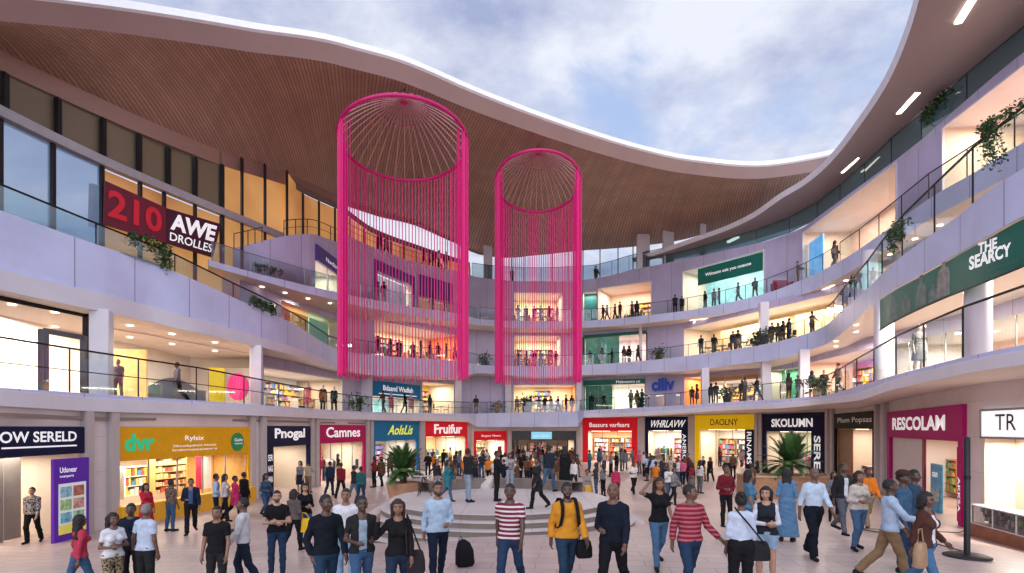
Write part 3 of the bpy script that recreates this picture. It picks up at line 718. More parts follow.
T, w, h, hs, S = gshop('bright yellow shop front with dark DAOLNY letters', 695.5, 755.5, 429.5, 415, sign=yel2, frame=yel2, fw=.5, back=mat('white_interior', (.75,.72,.68), .6), power=260, shelves=3, glass=True, seed=11, depth=4)
sign_text(S, 'DAOLNY', w*.28, w*.74, h+.38, h+.95, -.15, txtk, .012)
mb = MB(); mb.box(w-.85, w-.05, -.2, -.14, -.1, h); vp = mb.build('side_panel', navy, T); vtext(vp, 'RINAMS', w-.68, w-.25, .4, h-.2, -.205, txtw)
T, w, h, hs, S = gshop('navy shop front with bold white SKOLUMN sign behind the right palm', 763.5, 826.5, 431.5, 413.3, sign=navy, frame=navy, fw=.4, back=mat('pale_green_interior', (.55,.62,.5), .6), power=190, shelves=2, glass='full', seed=12, depth=3.5)
sign_text(S, 'SKOLUMN', w*.17, w*.83, h+.35, h+1.02, -.15, txtw, .035)
mb = MB(); mb.box(w-1.25, w-.03, -.2, -.13, -.1, h); vp = mb.build('side_panel', navy, T); vtext(vp, 'SERE', w-.98, w-.35, .5, h-.3, -.205, txtw, .02)
T, w, h, hs, S = gshop('dark brown shop front with thin Plum Popsas lettering and a timber door', 836, 876, 429, 412.5, sign=brown, frame=brown, fw=.2, back=m_cream, power=160, shelves=2, glass=False, seed=13, depth=3.5)
sign_text(S, 'Plum Popsas', w*.12, w*.97, h+.32, h+.75, -.15, mat('grey_lettering', (.55,.52,.5), .4, emit=.2), .004)
mb = MB(); mb.rbox(.22, w*.42, .05, .14, -.1, h-.02, .01); dr = mb.build('door', mat('brown_timber_door', (.20,.075,.03), .4, amt=.25, scale=1.5), T)
mb = MB(); mb.tube([(w*.42-.15, .0, .8), (w*.42-.15, .0, 1.5)], .02); mb.build('handle', m_steel, dr)
T, w, h, hs, S = gshop('thick magenta portal shop front with white RESCOLAM sign', 890, 967, 439.5, 408, sign=pink, frame=pink, fw=.45, back=mat('peach_interior', (.80,.30,.07), .6, amt=.3, scale=.8), side=m_white, power=150, shelves=0, glass=False, seed=14, depth=4.)
x = lambda px: fx(px, 890, 967, w)
sign_text(S, 'RESCOLAM', w*.11, w*.84, h+.38, h+1.0, -.15, txtw, .035)
mb = MB(); mb.box(.45, x(923), .03, .1, -.2, h-.01); mb.build('blank_panel', mat('white_hoarding', (.82,.78,.74), .6, amt=.03), T)
xd = lambda px, v: fxd(px, 890, 967, v)
shelf(T, xd(942, 2.4), xd(956, 2.4), 2.4, 3.0, .3, 1.9, 4, random.Random(5), [(.2,.4,.05),(.6,.5,.05),(.1,.3,.08),(.7,.3,.05),(.5,.08,.05)], (.45,.2,.08))
mb = MB(); mb.box(w-.45, w-.01, -.16, -.13, .15, h-.2); vp = mb.build('side_panel', pink, T); vtext(vp, 'AKKSA', w-.36, w-.12, .5, 1.75, -.165, txtw, .02)
mb = MB(); mb.box(x(922.5), x(924), -.02, .08, -.2, h); mb.build('inner_frame', mat('maroon_trim', (.2,.02,.05), .4), T)
A = base(925); Bq = base(941); wb, rz = frame_of(A, Bq)
AB = thing('advert_board', 'upright blue advertising board standing in the magenta portal doorway', 'poster', (A.x+.3, A.y+.1, 0), rz)
mb = MB(); mb.rbox(0, 1.25, 0, .1, -.1, 2.0, .03); ab = mb.build('board', mat('teal_blue_board', (.05,.22,.36), .4, amt=.6, scale=2.5, emit=.2), AB)
lettering('lettering', 'acaum', lambda u, v: (.3+.65*u, -.012, 1.45+.2*v), txtw, ab); mb = MB(); mb.box(.15, 1.1, -.012, -.002, .45, .95); mb.build('picture', mat('sand_picture', (.5,.55,.5), .5, amt=.5, scale=5.), ab)
T, w, h, hs, S = gshop('cream shop front under the lit white TR sign at far right', 984, 1090, 440, 406.5, sign=litw, frame=None, back=m_cream, side=m_cream, power=200, shelves=0, glass=False, seed=15, depth=.9, sx=(-.05, 0), lights=0)
x = lambda px: fx(px, 984, 1090, w)
sign_text(S, 'TR', x(1000.5), x(1021.8), h+.28, h+.78, -.15, txtk, .004)
mb = MB(); mb.box(.05, w, -.13, -.16, hs-.07, hs); mb.box(.05, w, -.13, -.16, h, h+.07); mb.box(.05, .12, -.16, -.13, h+.07, hs-.07); mb.build('sign_frame', m_steel, S)
# display case under it
A = base(986); Bq = base(1060); wb, rz = frame_of(A, Bq)
DC = thing('display_case', 'low glass display case on a timber plinth beneath the white lit sign', 'display case', (A.x-.75, A.y-.2, 0), rz)
mb = MB(); mb.rbox(0, wb, 0, .7, -.1, .42, .03); mb.build('plinth', mat('red_brown_timber', (.22,.075,.035), .4, amt=.3, scale=2.), DC)
mb = MB(); mb.box(.05, wb, .05, .65, .42, .45); mb.box(.05, wb, .05, .65, 1.0, 1.04); mb.box(.05, wb, .6, .65, .45, 1.0)
for k in range(5): mb.box(.05+k*1.05, .10+k*1.05, .05, .1, .45, 1.0)
mb.build('case_frame', m_white, DC)
for k in range(4):
    mb = MB(); mb.face([(.1+k*1.05,.06,.46), (1.08+k*1.05,.06,.46), (1.08+k*1.05,.06,1.0), (.1+k*1.05,.06,1.0)]); mb.build('glass_pane', m_gshop, DC)
    mb = MB(); rg = random.Random(k)
    for q in range(26):
        mb.cur = rg.randrange(5); xx = .15+k*1.05+rg.random()*.8; zz = .46+rg.random()*.35; mb.box(xx, xx+.12, .2+rg.random()*.2, .5, zz, zz+.14)
    gd = mb.build('goods', [flat(c) for c in ((.5,.05,.3),(.05,.3,.3),(.1,.1,.12),(.2,.4,.15),(.6,.4,.5))], DC); gd['kind'] = 'stuff'

# ground-floor wall and piers between and above the shops
def ground_wall():
    ops = [(a, b, z) for a, b, z in GPIER]; mb = MB()
    wall(mb, lambda p: W0(p), lambda p: -.4, lambda p: e1.b(p)+.1, -200, 1200, ops)
    mb.build('wall', m_pier, BLD, BI)
    # reveal returns so that the piers read thick
    for p in (84.5, 110.5, 250, 261, 310, 315, 366, 370, 419.5, 422, 469, 509, 578.5, 640.5, 643.5, 690.5, 693.5, 757.5, 761.5, 829, 834, 879, 888):
        c = base(p); d = (base(p+1)-base(p-1)); d.z = 0; d.normalize()
        M = Matrix.Translation(c) @ Matrix.Rotation(math.atan2(d.y, d.x), 4, 'Z'); k = MB(); ww = .16
        k.box(-ww, ww, -.22, .05, -.4, e1.b(p)+.05, M); k.build('pier', m_pier, BLD, BI)
ground_wall()
# thin brown cornice under the first slab
mb = MB(); px = frange(-200, 468, 6)
mb.strip([ray(p, W0(p)-.14, e1.b(p)-.30) for p in px], [ray(p, W0(p)-.14, e1.b(p)-.20) for p in px]); mb.strip([ray(p, W0(p)-.14, e1.b(p)-.20) for p in px], [ray(p, W0(p), e1.b(p)-.20) for p in px]); mb.build('cornice', mat('brown_cornice', (.28,.22,.21), .5), BLD, BI)

# ---------------------------------------------------------------- upper shops
def ushop(lv, label, p0, p1, pyh, depth=3.6, hdr=None, **kw):
    fl = {1: fl1, 2: fl2, 3: fl3}[lv]; wf = W3 if lv == 3 else WU; pm = (p0+p1)/2
    top = {1: e2.b, 2: e3.b, 3: ZT3}[lv](pm) if not (lv == 2 and pm < 208) else 12
    z0 = fl(pm); A = ray(p0, wf(p0), z0); B = ray(p1, wf(p1), z0); zo = min(zat(pyh, wf(pm)), top-.32)
    OPEN[lv].append((p0, p1, zo))
    zs = zo
    if hdr: zo = zo-hdr
    kw.setdefault('floor', m_floorin); kw.setdefault('shelves', 0); kw.setdefault('glass', False); kw['lights'] = 0
    return shop(label, A, B, z0, zo, zs, depth=depth, sign=kw.pop('sign', None), **kw)
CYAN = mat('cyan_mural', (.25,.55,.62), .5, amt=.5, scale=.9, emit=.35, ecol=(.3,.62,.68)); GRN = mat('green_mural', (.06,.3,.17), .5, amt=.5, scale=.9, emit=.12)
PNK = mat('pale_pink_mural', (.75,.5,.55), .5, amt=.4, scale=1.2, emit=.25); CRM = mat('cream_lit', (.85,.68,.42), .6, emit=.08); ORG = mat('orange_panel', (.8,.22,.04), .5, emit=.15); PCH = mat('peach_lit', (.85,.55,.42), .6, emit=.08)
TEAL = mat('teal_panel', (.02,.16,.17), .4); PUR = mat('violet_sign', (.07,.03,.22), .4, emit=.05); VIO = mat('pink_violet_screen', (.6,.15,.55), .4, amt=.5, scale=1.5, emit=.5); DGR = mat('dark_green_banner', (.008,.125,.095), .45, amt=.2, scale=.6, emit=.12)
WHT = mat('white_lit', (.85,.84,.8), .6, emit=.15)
# level 1
ushop(1, 'first gallery cream shop with pink and dark dressed mannequins, left of the blue shop', 262.5, 341, 374, back=WHT, left=greyd, power=220, jamb=m_col, seed=21, lights=3, shelves=1)
T, w, h, hs, S = ushop(1, 'first gallery shop with blue header sign and pale cyan window left of the chandelier foot', 371, 419.5, 376.5, hdr=1.25, sign=blue, back=CYAN, power=170, seed=22, glass='full')
sign_text(S, 'Bdaand Wadlah', w*.2, w*.82, h+.5, h+.95, -.15, txtw, .02)
mb = MB(); mb.box(w*.12, w*.9, -.15, -.14, h+.2, h+.27); mb.build('underline', txtw, S)
ushop(1, 'first gallery open shop with golden yellow back wall beside the blue sign', 422, 453, 382, back=mat('golden_wall', (.85,.55,.1), .6, emit=.1), left=mat('golden_wall', (.85,.55,.1), .6, emit=.1), power=150, seed=23, jamb=m_col, shelves=1)
ushop(1, 'first gallery cream shop with orange right jamb directly below the second chandelier', 514, 575, 385.5, back=CRM, right=ORG, power=250, seed=24, jamb=m_col, shelves=3, lights=4)
T, w, h, hs, S = ushop(1, 'first gallery shop with one green and one white window right of the second chandelier', 583.5, 645, 380, hdr=.5, sign=DGR, back=WHT, power=210, seed=25, glass='full', lights=4)
sign_text(S, 'Mabnaorn ut', w*.55, w*.93, h+.12, h+.38, -.15, txtw, .0)
mb = MB(); mb.box(.05, w*.46, .5, .55, 0, h); mb.build('mural', GRN, T)
ushop(1, 'first gallery narrow shop with a golden orange door beside the blue wall letters', 684.5, 702, 376, back=mat('golden_wall', (.85,.55,.1), .6, emit=.1), left=ORG, power=110, seed=26, lights=1)
T, w, h, hs, S = ushop(1, 'first gallery shop with a brown slatted header over mannequins in a white window', 708.5, 761.5, 372, hdr=.55, sign=mat('tan_header', (.5,.32,.2), .5), back=WHT, power=240, seed=27, glass='full', lights=3, shelves=2)
sign_text(S, 'aowcat noinlaic mowu', w*.05, w*.95, h+.12, h+.42, -.15, mat('brown_lettering', (.2,.08,.03), .5), .005)
T, w, h, hs, S = ushop(1, 'first gallery green window with a large pale figure poster between two white columns', 770.5, 800, 363, back=GRN, power=70, seed=28, depth=1.2, lights=2, glass='full')
ushop(1, 'first gallery pink and violet lit shop under the second gallery curve', 808, 873, 356, back=VIO, left=PCH, right=PCH, power=260, seed=29, lights=4, shelves=2)
T, w, h, hs, S = ushop(1, 'first gallery bright glazed shop with green-grey back panels below the dark green banner', 893, 1120, 318, back=PCH, left=m_white, power=900, seed=30, lights=5, glass='full', depth=5, shelves=0)
for a, b in ((.10,.22), (.26,.36), (.42,.62)):
    mb = MB(); mb.box(w*a, w*b, 2.5, 2.6, 0, h*.62); mb.build('partition_panel', mat('sage_panel', (.38,.46,.38), .5, emit=.05), T)
mb = MB()
# blue letters on the first-gallery wall
ww = WU
def wallmap(wf, p0, p1, za, zb_, off=.06): return lambda u, v: ray(p0+(p1-p0)*u, wf(p0+(p1-p0)*u)-off, za+(zb_-za)*v)
LT = thing('wall_sign', 'blue ciliv letters mounted on the lavender wall', 'sign', tuple(ray(663, WU(663)-.06, zat(385, WU(663)))))
lettering('lettering', 'ciliv', wallmap(WU, 651.5, 674.5, zat(391, 53), zat(378, 53), .35), mat('blue_lettering', (.02,.07,.42), .4, emit=.15), LT, inv(LT), .045)
# level 2
S_T, S_W, S_H, _q, _q2 = ushop(2, 'second gallery shop with red, orange and green panels at left below the third gallery', 281, 338, 306, back=mat('mint_panel', (.45,.62,.45), .6, amt=.4, scale=.6), left=mat('red_panel', (.6,.08,.04), .5, emit=.15), power=130, seed=31, jamb=None, lights=1)
for a, b, c in ((.02,.30,(.62,.07,.035)), (.32,.60,(.85,.42,.06)), (.62,.98,(.25,.60,.42))):
    mb = MB(); mb.box(S_W*a, S_W*b, .7, .78, 0, S_H*.93); mb.build('partition_panel', flat(c, emit=.12), S_T)
ushop(2, 'second gallery wide cream restaurant front behind the first chandelier', 374, 458, 323.5, back=CRM, right=ORG, power=420, seed=32, jamb=m_col, lights=5, depth=4, shelves=3)
ushop(2, 'second gallery cream cafe front behind the second chandelier', 514.5, 560, 334, back=CRM, left=m_cream, power=240, seed=33, jamb=m_col, lights=4, shelves=2)
T, w, h, hs, S = ushop(2, 'second gallery shop with a green mural window and a pale pink window', 583.5, 646.5, 329.5, back=PNK, power=210, seed=34, glass='full', jamb=m_black, lights=4, hdr=.3, sign=DGR)
mb = MB(); mb.box(.05, w*.56, .5, .55, 0, h); mb.build('mural', mat('mint_green_mural', (.16,.48,.36), .5, amt=.6, scale=.8, emit=.2), T)
T, w, h, hs, S = ushop(2, 'second gallery long cream shop front with tan panels left of the round column', 684, 838, 314, back=mat('tan_lit', (.78,.58,.32), .6, emit=.1), left=m_cream, power=620, seed=35, lights=6, depth=3.2)
for a, b, c in ((.15,.30,(.55,.33,.17)), (.31,.47,(.8,.62,.42)), (.48,.62,(.62,.46,.24)), (.66,.98,(.72,.55,.30))):
    mb = MB(); mb.box(w*a, w*b, 2.2, 2.3, 0, h*.86); mb.build('partition_panel', flat(c, emit=.06), T)
T, w, h, hs, S = ushop(2, 'second gallery shop with peach back wall seen through the tall right railing', 872, 1130, 205, back=PCH, left=m_white, power=420, seed=36, lights=6, depth=3.5)
for a in (.2, .45, .7):
    mb = MB(); mb.box(w*a, w*(a+.12), 2.4, 2.5, 0, h*.7); mb.build('partition_panel', mat('mauve_panel', (.4,.25,.35), .5), T)
# level 3
T, w, h, hs, S = ushop(3, 'third gallery white shop with violet header set in the lavender box at left', 315, 339, 253, hdr=1.0, sign=PUR, back=WHT, power=120, seed=41, depth=2.2, glass='full')
sign_text(S, 'Nwdoon', w*.35, w*.95, h+.3, h+.6, -.15, txtw, .0)
T, w, h, hs, S = ushop(3, 'third gallery white shop with violet frame behind the first chandelier', 373.5, 414.5, 269, hdr=.8, sign=PUR, frame=PUR, fw=.35, back=mat('pale_blue_lit', (.6,.75,.9), .5, emit=.3), power=200, seed=42, glass='full', lights=1, shelves=0)
mb = MB(); mb.box(.4, w-.4, .6, .66, 0, h*.97); mb.build('added_glow_panel', mat('pale_blue_glow', (.6,.75,.9), .5, amt=.3, scale=1.2, emit=.35), T)  # glowing panel added behind the glass to brighten the pale blue window
T, w, h, hs, S = ushop(3, 'third gallery shop with dark violet blind over a yellow window behind the first chandelier', 418, 452, 279.5, hdr=1.9, sign=PUR, back=mat('golden_wall', (.85,.55,.1), .6, emit=.1), power=120, seed=43, glass='full', lights=1, shelves=0)
mb = MB(); mb.box(.05, w-.05, .6, .66, 0, h*.97); mb.build('added_glow_panel', mat('golden_glow', (.9,.6,.14), .5, amt=.35, scale=1.2, emit=.3), T)  # glowing panel added to brighten the yellow window, back wall is hidden
ushop(3, 'third gallery cream cafe front behind the second chandelier', 514.5, 562, 294, back=CRM, left=m_cream, power=220, seed=44, jamb=m_col, lights=4, shelves=2)
ushop(3, 'third gallery narrow shop with a dark teal panel right of the second chandelier', 583, 596.5, 292, back=TEAL, power=30, seed=45, depth=1, lights=1)
ushop(3, 'third gallery peach cafe with spotlights and a brown right jamb', 598.5, 651, 286, back=PCH, right=mat('brown_jamb', (.4,.13,.05), .5), power=230, seed=46, jamb=m_col, lights=5, shelves=2)
T, w, h, hs, S = ushop(3, 'third gallery shop with dark green sign over a cyan lit window', 683.5, 764, 262, back=CYAN, left=m_cream, power=280, seed=47, jamb=m_col, lights=4, depth=3.4)
mb = MB(); sg = [(w*.2, -.06), (w*.985, -.06)]; mb.box(w*.2, w*.985, -.03, .06, h*.62, h*.98); sb = mb.build('sign_panel', DGR, T)
sign_text(sb, 'Wilosuns usis you ouauoe', w*.3, w*.86, h*.76, h*.85, -.04, txtw, .012)
mb = MB(); mb.face([(w*.2,.04,0), (w*.985,.04,0), (w*.985,.04,h*.62), (w*.2,.04,h*.62)]); mb.build('glass_pane', m_gshop, T)
T, w, h, hs, S = ushop(3, 'third gallery peach shop with a bright blue screen at its left edge', 804, 897, 202, back=PCH, left=m_cream, power=330, seed=48, jamb=m_col, lights=6, depth=3.4)
mb = MB(); mb.box(.12, w*.2, .3, .38, 0, h*.8); mb.build('blue_screen', mat('blue_screen', (.12,.4,.75), .4, amt=.5, scale=1.5, emit=.6), T)
T, w, h, hs, S = ushop(3, 'third gallery peach shop with a violet screen at the upper right', 944.5, 1110, 70, back=PCH, left=m_cream, power=420, seed=49, jamb=m_col, lights=5, depth=3.6)
mb = MB(); mb.box(w*.24, w*.40, 2.9, 3.0, .3, h*.66); mb.build('violet_screen', VIO, T)
# upper walls
def upper_walls():
    mb = MB(); wall(mb, WU, lambda p: fl1(p)-.1, lambda p: e2.b(p)+.1, 262, 1200, OPEN[1]); mb.build('wall', m_wall, BLD, BI)
    mb = MB(); wall(mb, WU, lambda p: fl2(p)-.1, lambda p: e3.b(max(208, p))+.1, 240, 1200, OPEN[2]); mb.build('wall', m_wall, BLD, BI)
    mb = MB(); wall(mb, W3, lambda p: fl3(p)-.1, ZT3, 233, 1200, OPEN[3])
    a = [ray(p, W3(p), ZT3(p)) for p in frange(233, 470, 5)]; b = [ray(p, WU(p)+.2, ZT3(p)) for p in frange(233, 470, 5)]; mb.strip(a, b)
    mb.build('wall', m_wall, BLD, BI)
    # first gallery, left: deep bright hall, back wall and partition
    mb = MB(); px = frange(-200, 262, 8); yb = lambda p: min(34, 19.5/max(.2, (512-p)/F))
    mb.strip([ray(p, yb(p), fl1(p)-.1) for p in px], [ray(p, yb(p), e2.b(p)+1.5) for p in px])
    mb.face([ray(262, e1.Y(262)+1.2, fl1(262)-.1), ray(262, yb(262), fl1(262)-.1), ray(262, yb(262), e2.b(262)+1.), ray(262, e1.Y(262)+1.2, e2.b(262)+.1)])
    mb.build('wall', mat('warm_white_hall', (.86,.77,.67), .6, amt=.06, scale=.4), BLD, BI)
upper_walls()
def dlight(p, name='downlight', r=.13, par=BLD, I=BI):
    mb = MB(); mb.lathe([(r, -.03), (r*.75, -.035), (0, -.035)], 14, Matrix.Translation(p), False); return mb.build(name, glow((1,.88,.68), 5.), par, I)
for px in (12, 55, 130, 172, 215):
    for bk in (1.6, 4.6): dlight(ray(px, e2.Y(px)+bk, e2.b(px)-.01))
for px in (836, 856, 880, 905, 935, 962, 990, 1016):
    for bk in (1.3, 3.4): dlight(ray(px, e2.Y(px)+bk, e2.b(px)-.01))
for px, q in ((690,3), (720,3), (748,3), (782,3), (812,3)):
    a = ray(px, e3.Y(px)+1.1, e3.b(px)-.02); b = ray(px+22, e3.Y(px+22)+1.1, e3.b(px+22)-.02); d = Vector((b.y-a.y, -(b.x-a.x), 0)).normalized()*.1
    mb = MB(); mb.face([a-d, b-d, b+d, a+d]); mb.build('strip_light', m_lamp, BLD, BI)
for px in (846, 868, 890, 915, 940): dlight(ray(px, e3.Y(px)+1.4, e3.b(px)-.01))
for px in (262, 285, 308, 330): dlight(ray(px, e3.Y(px)+1.2, e3.b(px)-.01), r=.12)
# dark ceiling track on the left hall ceiling, framed glass front with a door at far left
mb = MB(); px = frange(112, 248, 8); mb.strip([ray(p, e2.Y(p)+3.0, e2.b(p)-.04) for p in px], [ray(p, e2.Y(p)+3.12, e2.b(p)-.04) for p in px]); mb.build('ceiling_track', m_black, BLD, BI)
GF = thing('glazed_front', 'dark framed glass shop front with a grey door on the first gallery at far left', 'shop', tuple(ray(40, 19.2, fl1(40)))); I = inv(GF)
gy = lambda p: e1.Y(p)+2.6
def bar(p, q, za, zb_, wd=.1, m=m_dark, nm='frame'):
    a, b = ray(p, gy(p), 0), ray(q, gy(q), 0); d = (b-a).normalized() if (b-a).length > 1e-6 else Vector((1, 0, 0)); mb = MB()
    if p == q: mb.box(a.x-wd/2, a.x+wd/2, a.y-wd/2, a.y+wd/2, za, zb_)
    else: mb.strip([a+Vector((0,0,za)), b+Vector((0,0,za))], [a+Vector((0,0,zb_)), b+Vector((0,0,zb_))])
    mb.build(nm, m, GF, I)
zt_ = lambda p: e2.b(p)+.02
for p in (-150, -80, -20, 87): bar(p, p, fl1(p), zt_(p), .2 if p == 87 else .09)
for p in (43.5, 85): bar(p, p, fl1(p), fl1(p)+2.35, .22, mat('slate_door_frame', (.10,.11,.14), .4))
bar(43, 86, fl1(60)+2.2, fl1(60)+2.4, m=mat('slate_door_frame', (.10,.11,.14), .4)); bar(-150, 87, zt_(0)-.18, zt_(0))
for a, b in ((-150, -80), (-80, -20), (-20, 43), (44, 85)): 
    mb = MB(); p = [ray(a, gy(a)+.02, fl1(a)), ray(b, gy(b)+.02, fl1(b)), ray(b, gy(b)+.02, zt_(b)-.2), ray(a, gy(a)+.02, zt_(a)-.2)]; mb.face(p); mb.build('glass_pane', m_gshop, GF, I)
# bright murals on the hall back wall
def hallpanel(p, q, y, za, zb_, m, name, label, cat):
    a, b = ray(p, y, 0), ray(q, y+.3, 0); T = thing(name, label, cat, (a.x, a.y, fl1(p))); mb = MB(); d = Vector((0, .12, 0)); mb.add([a+Vector((0,0,fl1(p)+za)), b+Vector((0,0,fl1(p)+za)), b+Vector((0,0,fl1(p)+zb_)), a+Vector((0,0,fl1(p)+zb_)), a+d+Vector((0,0,fl1(p)+za)), b+d+Vector((0,0,fl1(p)+za)), b+d+Vector((0,0,fl1(p)+zb_)), a+d+Vector((0,0,fl1(p)+zb_))],
        [(0,1,2,3), (5,4,7,6), (3,2,6,7), (1,5,6,2), (4,0,3,7)]); mb.build('panel', m, T, inv(T)); return T
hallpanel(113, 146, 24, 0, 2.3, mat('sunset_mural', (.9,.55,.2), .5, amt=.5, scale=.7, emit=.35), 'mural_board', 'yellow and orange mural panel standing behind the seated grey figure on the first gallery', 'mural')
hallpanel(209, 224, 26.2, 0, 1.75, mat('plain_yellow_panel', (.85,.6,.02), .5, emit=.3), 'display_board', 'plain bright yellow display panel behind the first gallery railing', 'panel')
a = ray(238, 27.5, fl1(238)); T = thing('display_board', 'round hot pink display cutout on the first gallery', 'panel', tuple(a)); mb = MB()
mb.lathe([(0,-.03),(.62,-.03),(.62,.03),(0,.03)], 28, Matrix.Translation(a+Vector((0,0,.95))) @ Matrix.Rotation(math.pi/2, 4, 'X') @ Matrix.Diagonal((.85, 1.1, 1, 1))); mb.build('disc', mat('hot_pink_disc', (.8,.02,.22), .5, emit=.15), T, inv(T))
mb = MB(); mb.box(a.x-.3, a.x+.3, a.y-.15, a.y+.15, a.z, a.z+.05); mb.build('foot', m_white, T, inv(T))
a = ray(150, 22.6, fl1(150)); T = thing('sofa_counter', 'long low curved grey counter behind the first gallery railing at left', 'counter', tuple(a)); I = inv(T)
mb = MB(); px = frange(148, 206, 4); f = [ray(p, 22.6+(p-148)*.045, fl1(p)) for p in px]; hgt = lambda p: .55+.45*math.sin(math.pi*min(1, (p-148)/50))
tp = [v+Vector((0,0,hgt(p))) for v, p in zip(f, px)]; bk = [v+Vector((-.35,.5,0)) for v in tp]; mb.strip(f, tp); mb.strip(tp, bk); mb.build('counter', mat('grey_upholstery', (.35,.33,.34), .7), T, I)
mb = MB(); mb.strip([v+Vector((.02,-.02,.0)) for v in tp], [v+Vector((.02,-.02,.04)) for v in tp]); mb.build('edge_trim', m_steel, T, I)

# ---------------------------------------------------------------- big banners
CS = [(105,180.5),(166,207.5),(166,242.5),(104,224)]
def banner(label, corners, m, Yf, words, name='banner'):
    pts = [P(a, b, Yf(a)) for a, b in corners]; T = thing(name, label, 'banner', tuple(pts[3])); I = inv(T); mb = MB(); mb.face([pts[3], pts[2], pts[1], pts[0]]); back = [p+Vector((-.12,.1,0)) for p in pts]
    for k in range(4): mb.face([pts[k], pts[(k+1) % 4], back[(k+1) % 4], back[k]])
    cl = mb.build('cloth', m, T, I)
    n = (pts[1]-pts[3]).cross(pts[0]-pts[2]).normalized(); n = n if n.dot(-pts[0]) > 0 else -n
    for s, (u0, u1, v0, v1), mt, bo in words:
        lettering('lettering', s, lambda u, v: (pts[3].lerp(pts[2], u0+(u1-u0)*u)).lerp(pts[0].lerp(pts[1], u0+(u1-u0)*u), v0+(v1-v0)*v)+n*.03, mt, cl, I, bo)
    return T
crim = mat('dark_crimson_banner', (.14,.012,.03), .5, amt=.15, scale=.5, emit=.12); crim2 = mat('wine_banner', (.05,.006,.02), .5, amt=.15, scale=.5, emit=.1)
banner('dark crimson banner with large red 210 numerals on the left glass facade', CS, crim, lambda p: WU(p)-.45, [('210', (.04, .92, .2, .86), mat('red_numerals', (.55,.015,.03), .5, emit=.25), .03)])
banner('wine coloured banner with white AWE DROLLES lettering on the left glass facade', [(166.5,208),(221,224),(213,257),(165.5,242.5)], crim2, lambda p: WU(p)-.45, [('AWE', (.07, .93, .42, .9), txtw, .04), ('DROLLES', (.07, .93, .1, .34), txtw, .012)])
def big_banner():
    T = thing('banner', 'long dark green THE SEARCY banner with faded figures hung under the second gallery at right', 'banner', tuple(e2.pt(950, e2.b(950), -.15))); I = inv(T)
    top = lambda p: e2.b(p)-.03
    bot = pchip([(878,331,0),(900,318.5,0),(940,300,0),(980,284,0),(1024,266,0),(1120,222,0)], 1)
    Yb = lambda p: e2.Y(p)+.12
    px = frange(880, 1120, 4); mb = MB(); a = [ray(p, Yb(p), zat(bot(p), Yb(p))) for p in px]; b = [ray(p, Yb(p), top(p)) for p in px]; mb.strip(a, b); cl = mb.build('cloth', DGR, T, I)
    mb = MB(); mb.tube(a, .03, 5); mb.build('bottom_rail', m_black, T, I)
    def mp(p0, p1, y00, y01, y10, y11):
        return lambda u, v: P(p0+(p1-p0)*u, (y00+(y10-y00)*u)*(1-v)+(y01+(y11-y01)*u)*v, Yb(p0+(p1-p0)*u)-.02)
    lettering('lettering', 'THE', mp(978, 997, 255, 243.5, 248, 237), txtw, cl, I, .03); lettering('lettering', 'SEARCY', mp(969, 1011, 270.5, 257, 255.5, 242), txtw, cl, I, .035)
    lettering('lettering', 'ouduncioue frgune a s v t i u u', mp(964, 1018, 281, 277, 262, 258), mat('faint_green_lettering', (.1,.22,.19), .5), cl, I, 0)
    # faded printed figures
    fg = mat('faded_print', (.16,.22,.20), .6, amt=.4, scale=4.); fs = mat('faded_print_light', (.30,.30,.27), .6, amt=.4, scale=4.)
    for c, hw, hh, m_ in ((894, 5, 24, fg), (906, 6, 20, fg), (921, 7.5, 32, fg), (933, 6, 17, fg), (943.5, 8.5, 40, fs)):
        prof = [(-1,0),(-1,.5),(-.8,.68),(-.3,.74),(-.28,.8),(-.36,.9),(-.2,1),(.2,1),(.36,.9),(.28,.8),(.3,.74),(.8,.68),(1,.5),(1,0)]
        pts = []
        for u, v in prof:
            p = c+u*hw*.75; y = bot(p)-2-v*hh; pts.append(P(p, y, Yb(p)-.015))
        mb = MB(); mb.face(pts); mb.build('printed_figure', m_, cl, I)
big_banner()
# ================================================================= people: one continuous signed-distance body each, clothes that follow it
class Field:
    def __init__(s, lo, hi, vox):
        s.lo = np.array(lo, np.float32); s.v = vox
        s.n = np.maximum(4, np.ceil((np.array(hi)-np.array(lo))/vox).astype(int)+1)
        s.F = np.full(s.n, .25, np.float32)
    def window(s, lo, hi):
        a = np.clip(np.floor((np.array(lo)-s.lo)/s.v).astype(int), 0, s.n-1); b = np.clip(np.ceil((np.array(hi)-s.lo)/s.v).astype(int)+1, 1, s.n)
        return tuple(slice(i, max(i+1, j)) for i, j in zip(a, b))
    def pts(s, w):
        ax = [(s.lo[i]+s.v*np.arange(w[i].start, w[i].stop, dtype=np.float32)) for i in range(3)]
        return np.meshgrid(*ax, indexing='ij')
def prim_d(q, X, Y, Z, off):
    t = q[0]
    if t == 'c':
        a, b, ra, rb, fy = q[1], q[2], q[3]+off, q[4]+off, q[5]
        bx, by, bz = b[0]-a[0], (b[1]-a[1])*fy, b[2]-a[2]
        px, py, pz = X-a[0], (Y-a[1])*fy, Z-a[2]
        h = np.clip((px*bx+py*by+pz*bz)/max(1e-9, bx*bx+by*by+bz*bz), 0, 1)
        return np.sqrt((px-h*bx)**2+(py-h*by)**2+(pz-h*bz)**2)-(ra+(rb-ra)*h)
    c, r, yaw = q[1], q[2], q[3]
    px, py, pz = X-c[0], Y-c[1], Z-c[2]
    if yaw:
        co, si = math.cos(yaw), math.sin(yaw); px, py = px*co+py*si, -px*si+py*co
    rx, ry, rz = r[0]+off, r[1]+off, r[2]+off
    k = np.sqrt((px/rx)**2+(py/ry)**2+(pz/rz)**2)
    return (k-1)*np.minimum(min(rx, ry, rz), 9)*1.15
